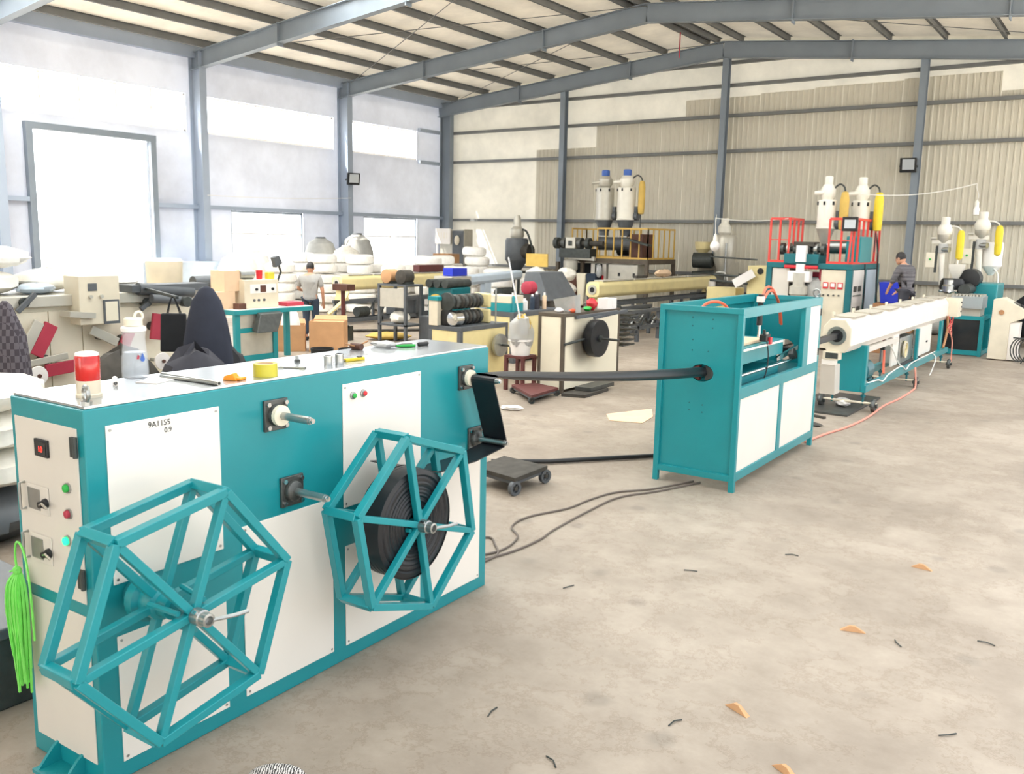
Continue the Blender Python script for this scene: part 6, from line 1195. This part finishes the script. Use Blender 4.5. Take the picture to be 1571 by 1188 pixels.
# ================================================================== floor cables, litter, shoe
for pts, lb in (([(-3.9, 4.75), (-3.7, 5.11), (-3.76, 5.47), (-3.95, 5.66), (-3.99, 5.95), (-3.86, 6.36), (-3.84, 6.72), (-3.77, 7.08), (-3.56, 7.39), (-3.37, 7.9)], 'dark cable looping from the winder to the open machine, outer one'), ([(-3.75, 4.72), (-3.62, 5.15), (-3.6, 5.54), (-3.64, 5.8), (-3.68, 6.44), (-3.67, 6.95), (-3.48, 7.37), (-3.30, 7.9)], 'dark cable from the winder to the open machine, inner one'), ([(-4.05, 5.0), (-3.95, 5.33), (-3.8, 5.23), (-3.66, 5.06), (-3.66, 4.8)], 'short dark cable end curling beside the winder')):
    tag(obj('floor_cable', tb(spline([(a_, b_, .0095) for a_, b_ in pts], 6), .0085, 6), M['cable_gray']), lb, 'cable')
tag(obj('black_pipe', tb([(-5.3, 7.2, .03), (-4.84, 7.58, .03), (-4.4, 8.14, .03), (-3.95, 8.7, .03)], .024, 8), M['black']), 'black pipe on the floor from the grey dolly to the open machine', 'pipe')
tag(obj('paper_sheet', MB().prism([(-5.7, 10.33), (-5.4, 11.08), (-5.14, 10.59), (-5.05, 10.11), (-5.46, 9.98)], lambda x, y: (x, y, .001), lambda x, y: (x, y, .008)), M['card_pale']), 'pale flat sheet on the floor left of the open machine', 'sheet')
tag(obj('litter', MB().ell((0, 0, .03), .14, .08, .03, 12, 6, .3, 3), M['paper']), 'scrap of white plastic on the floor near the flat hose', 'litter', None, (-6.85, 9.75, 0), .5)
for i, (x_, y_, rz, lb) in enumerate(((-1.09, 6.77, .5, 'orange tile shard farthest away on the open floor'), (-1.21, 5.36, .9, 'orange tile shard second farthest on the open floor'), (-1.42, 4.04, .2, 'orange tile shard second nearest on the open floor'), (-1.05, 3.66, .1, 'orange tile shard nearest on the open floor'))):
    tag(obj('tile_shard', MB().hexa([(-.075, -.02, 0), (.075, -.02, 0), (.07, .012, 0), (-.07, .012, 0)], [(-.02, -.014, .035), (.012, -.014, .036), (.012, .006, .034), (-.018, .006, .034)]), M['card'] if i else M['card'], bevel=.002), lb, 'shard', 'orange shards on the floor', (x_, y_, 0), rz-.6)
tw_ = [(-1.93, 6.44), (-2.93, 4.88), (-.95, 5.34), (-.53, 5.66), (-.53, 4.43), (-2.38, 3.28), (-1.92, 3.1), (-2.4, 5.67), (-1.62, 3.74)]
for i, (x_, y_) in enumerate(tw_):
    tag(obj('twig', tb([(-.05, 0, .005), (0, .008*(-1)**i, .009), (.045, -.004, .005)], .0038, 5), M['iron']), ['dark twig farthest away on the open floor', 'dark twig on the open floor nearest the reel with the tape coil', 'dark twig lying just right of the second farthest orange shard', 'dark twig at the right picture edge, level with the second farthest shard', 'dark twig low at the right, level with the second nearest shard', 'dark twig on the open floor nearest the empty reel', 'dark twig nearest the bottom picture edge, right of the knit shoe', 'dark twig halfway between the floor cables and the farthest shard', 'dark twig left of the second nearest orange shard'][i], 'twig', 'twigs on the open floor', (x_, y_, 0), .4+i*.9)
m, n, l, b = node_mat('knit', .9); tc = n.new('ShaderNodeTexCoord'); wv = n.new('ShaderNodeTexWave'); wv.bands_direction = 'Y'; wv.inputs['Scale'].default_value = 30; wv.inputs['Distortion'].default_value = 5; wv.inputs['Detail'].default_value = 2; wv.inputs['Detail Scale'].default_value = 2.5; l.new(tc.outputs['Object'], wv.inputs[0]); l.new(ramp(n, l, wv.outputs['Fac'], [(.35, (52,50,50)), (.62, (206,202,198))]), b.inputs['Base Color']); M['knit'] = m
t = thing('knit_shoe', 'toe of a black and white knit shoe at the bottom edge', 'shoe', (-2.715, 2.265, 0), -.963); obj('upper', MB().ell((0, -.03, .05), .05, .125, .058, 22, 14), M['knit'], t); obj('sole', MB().ell((0, -.03, .014), .053, .13, .014, 20, 6), M['sole'], t)
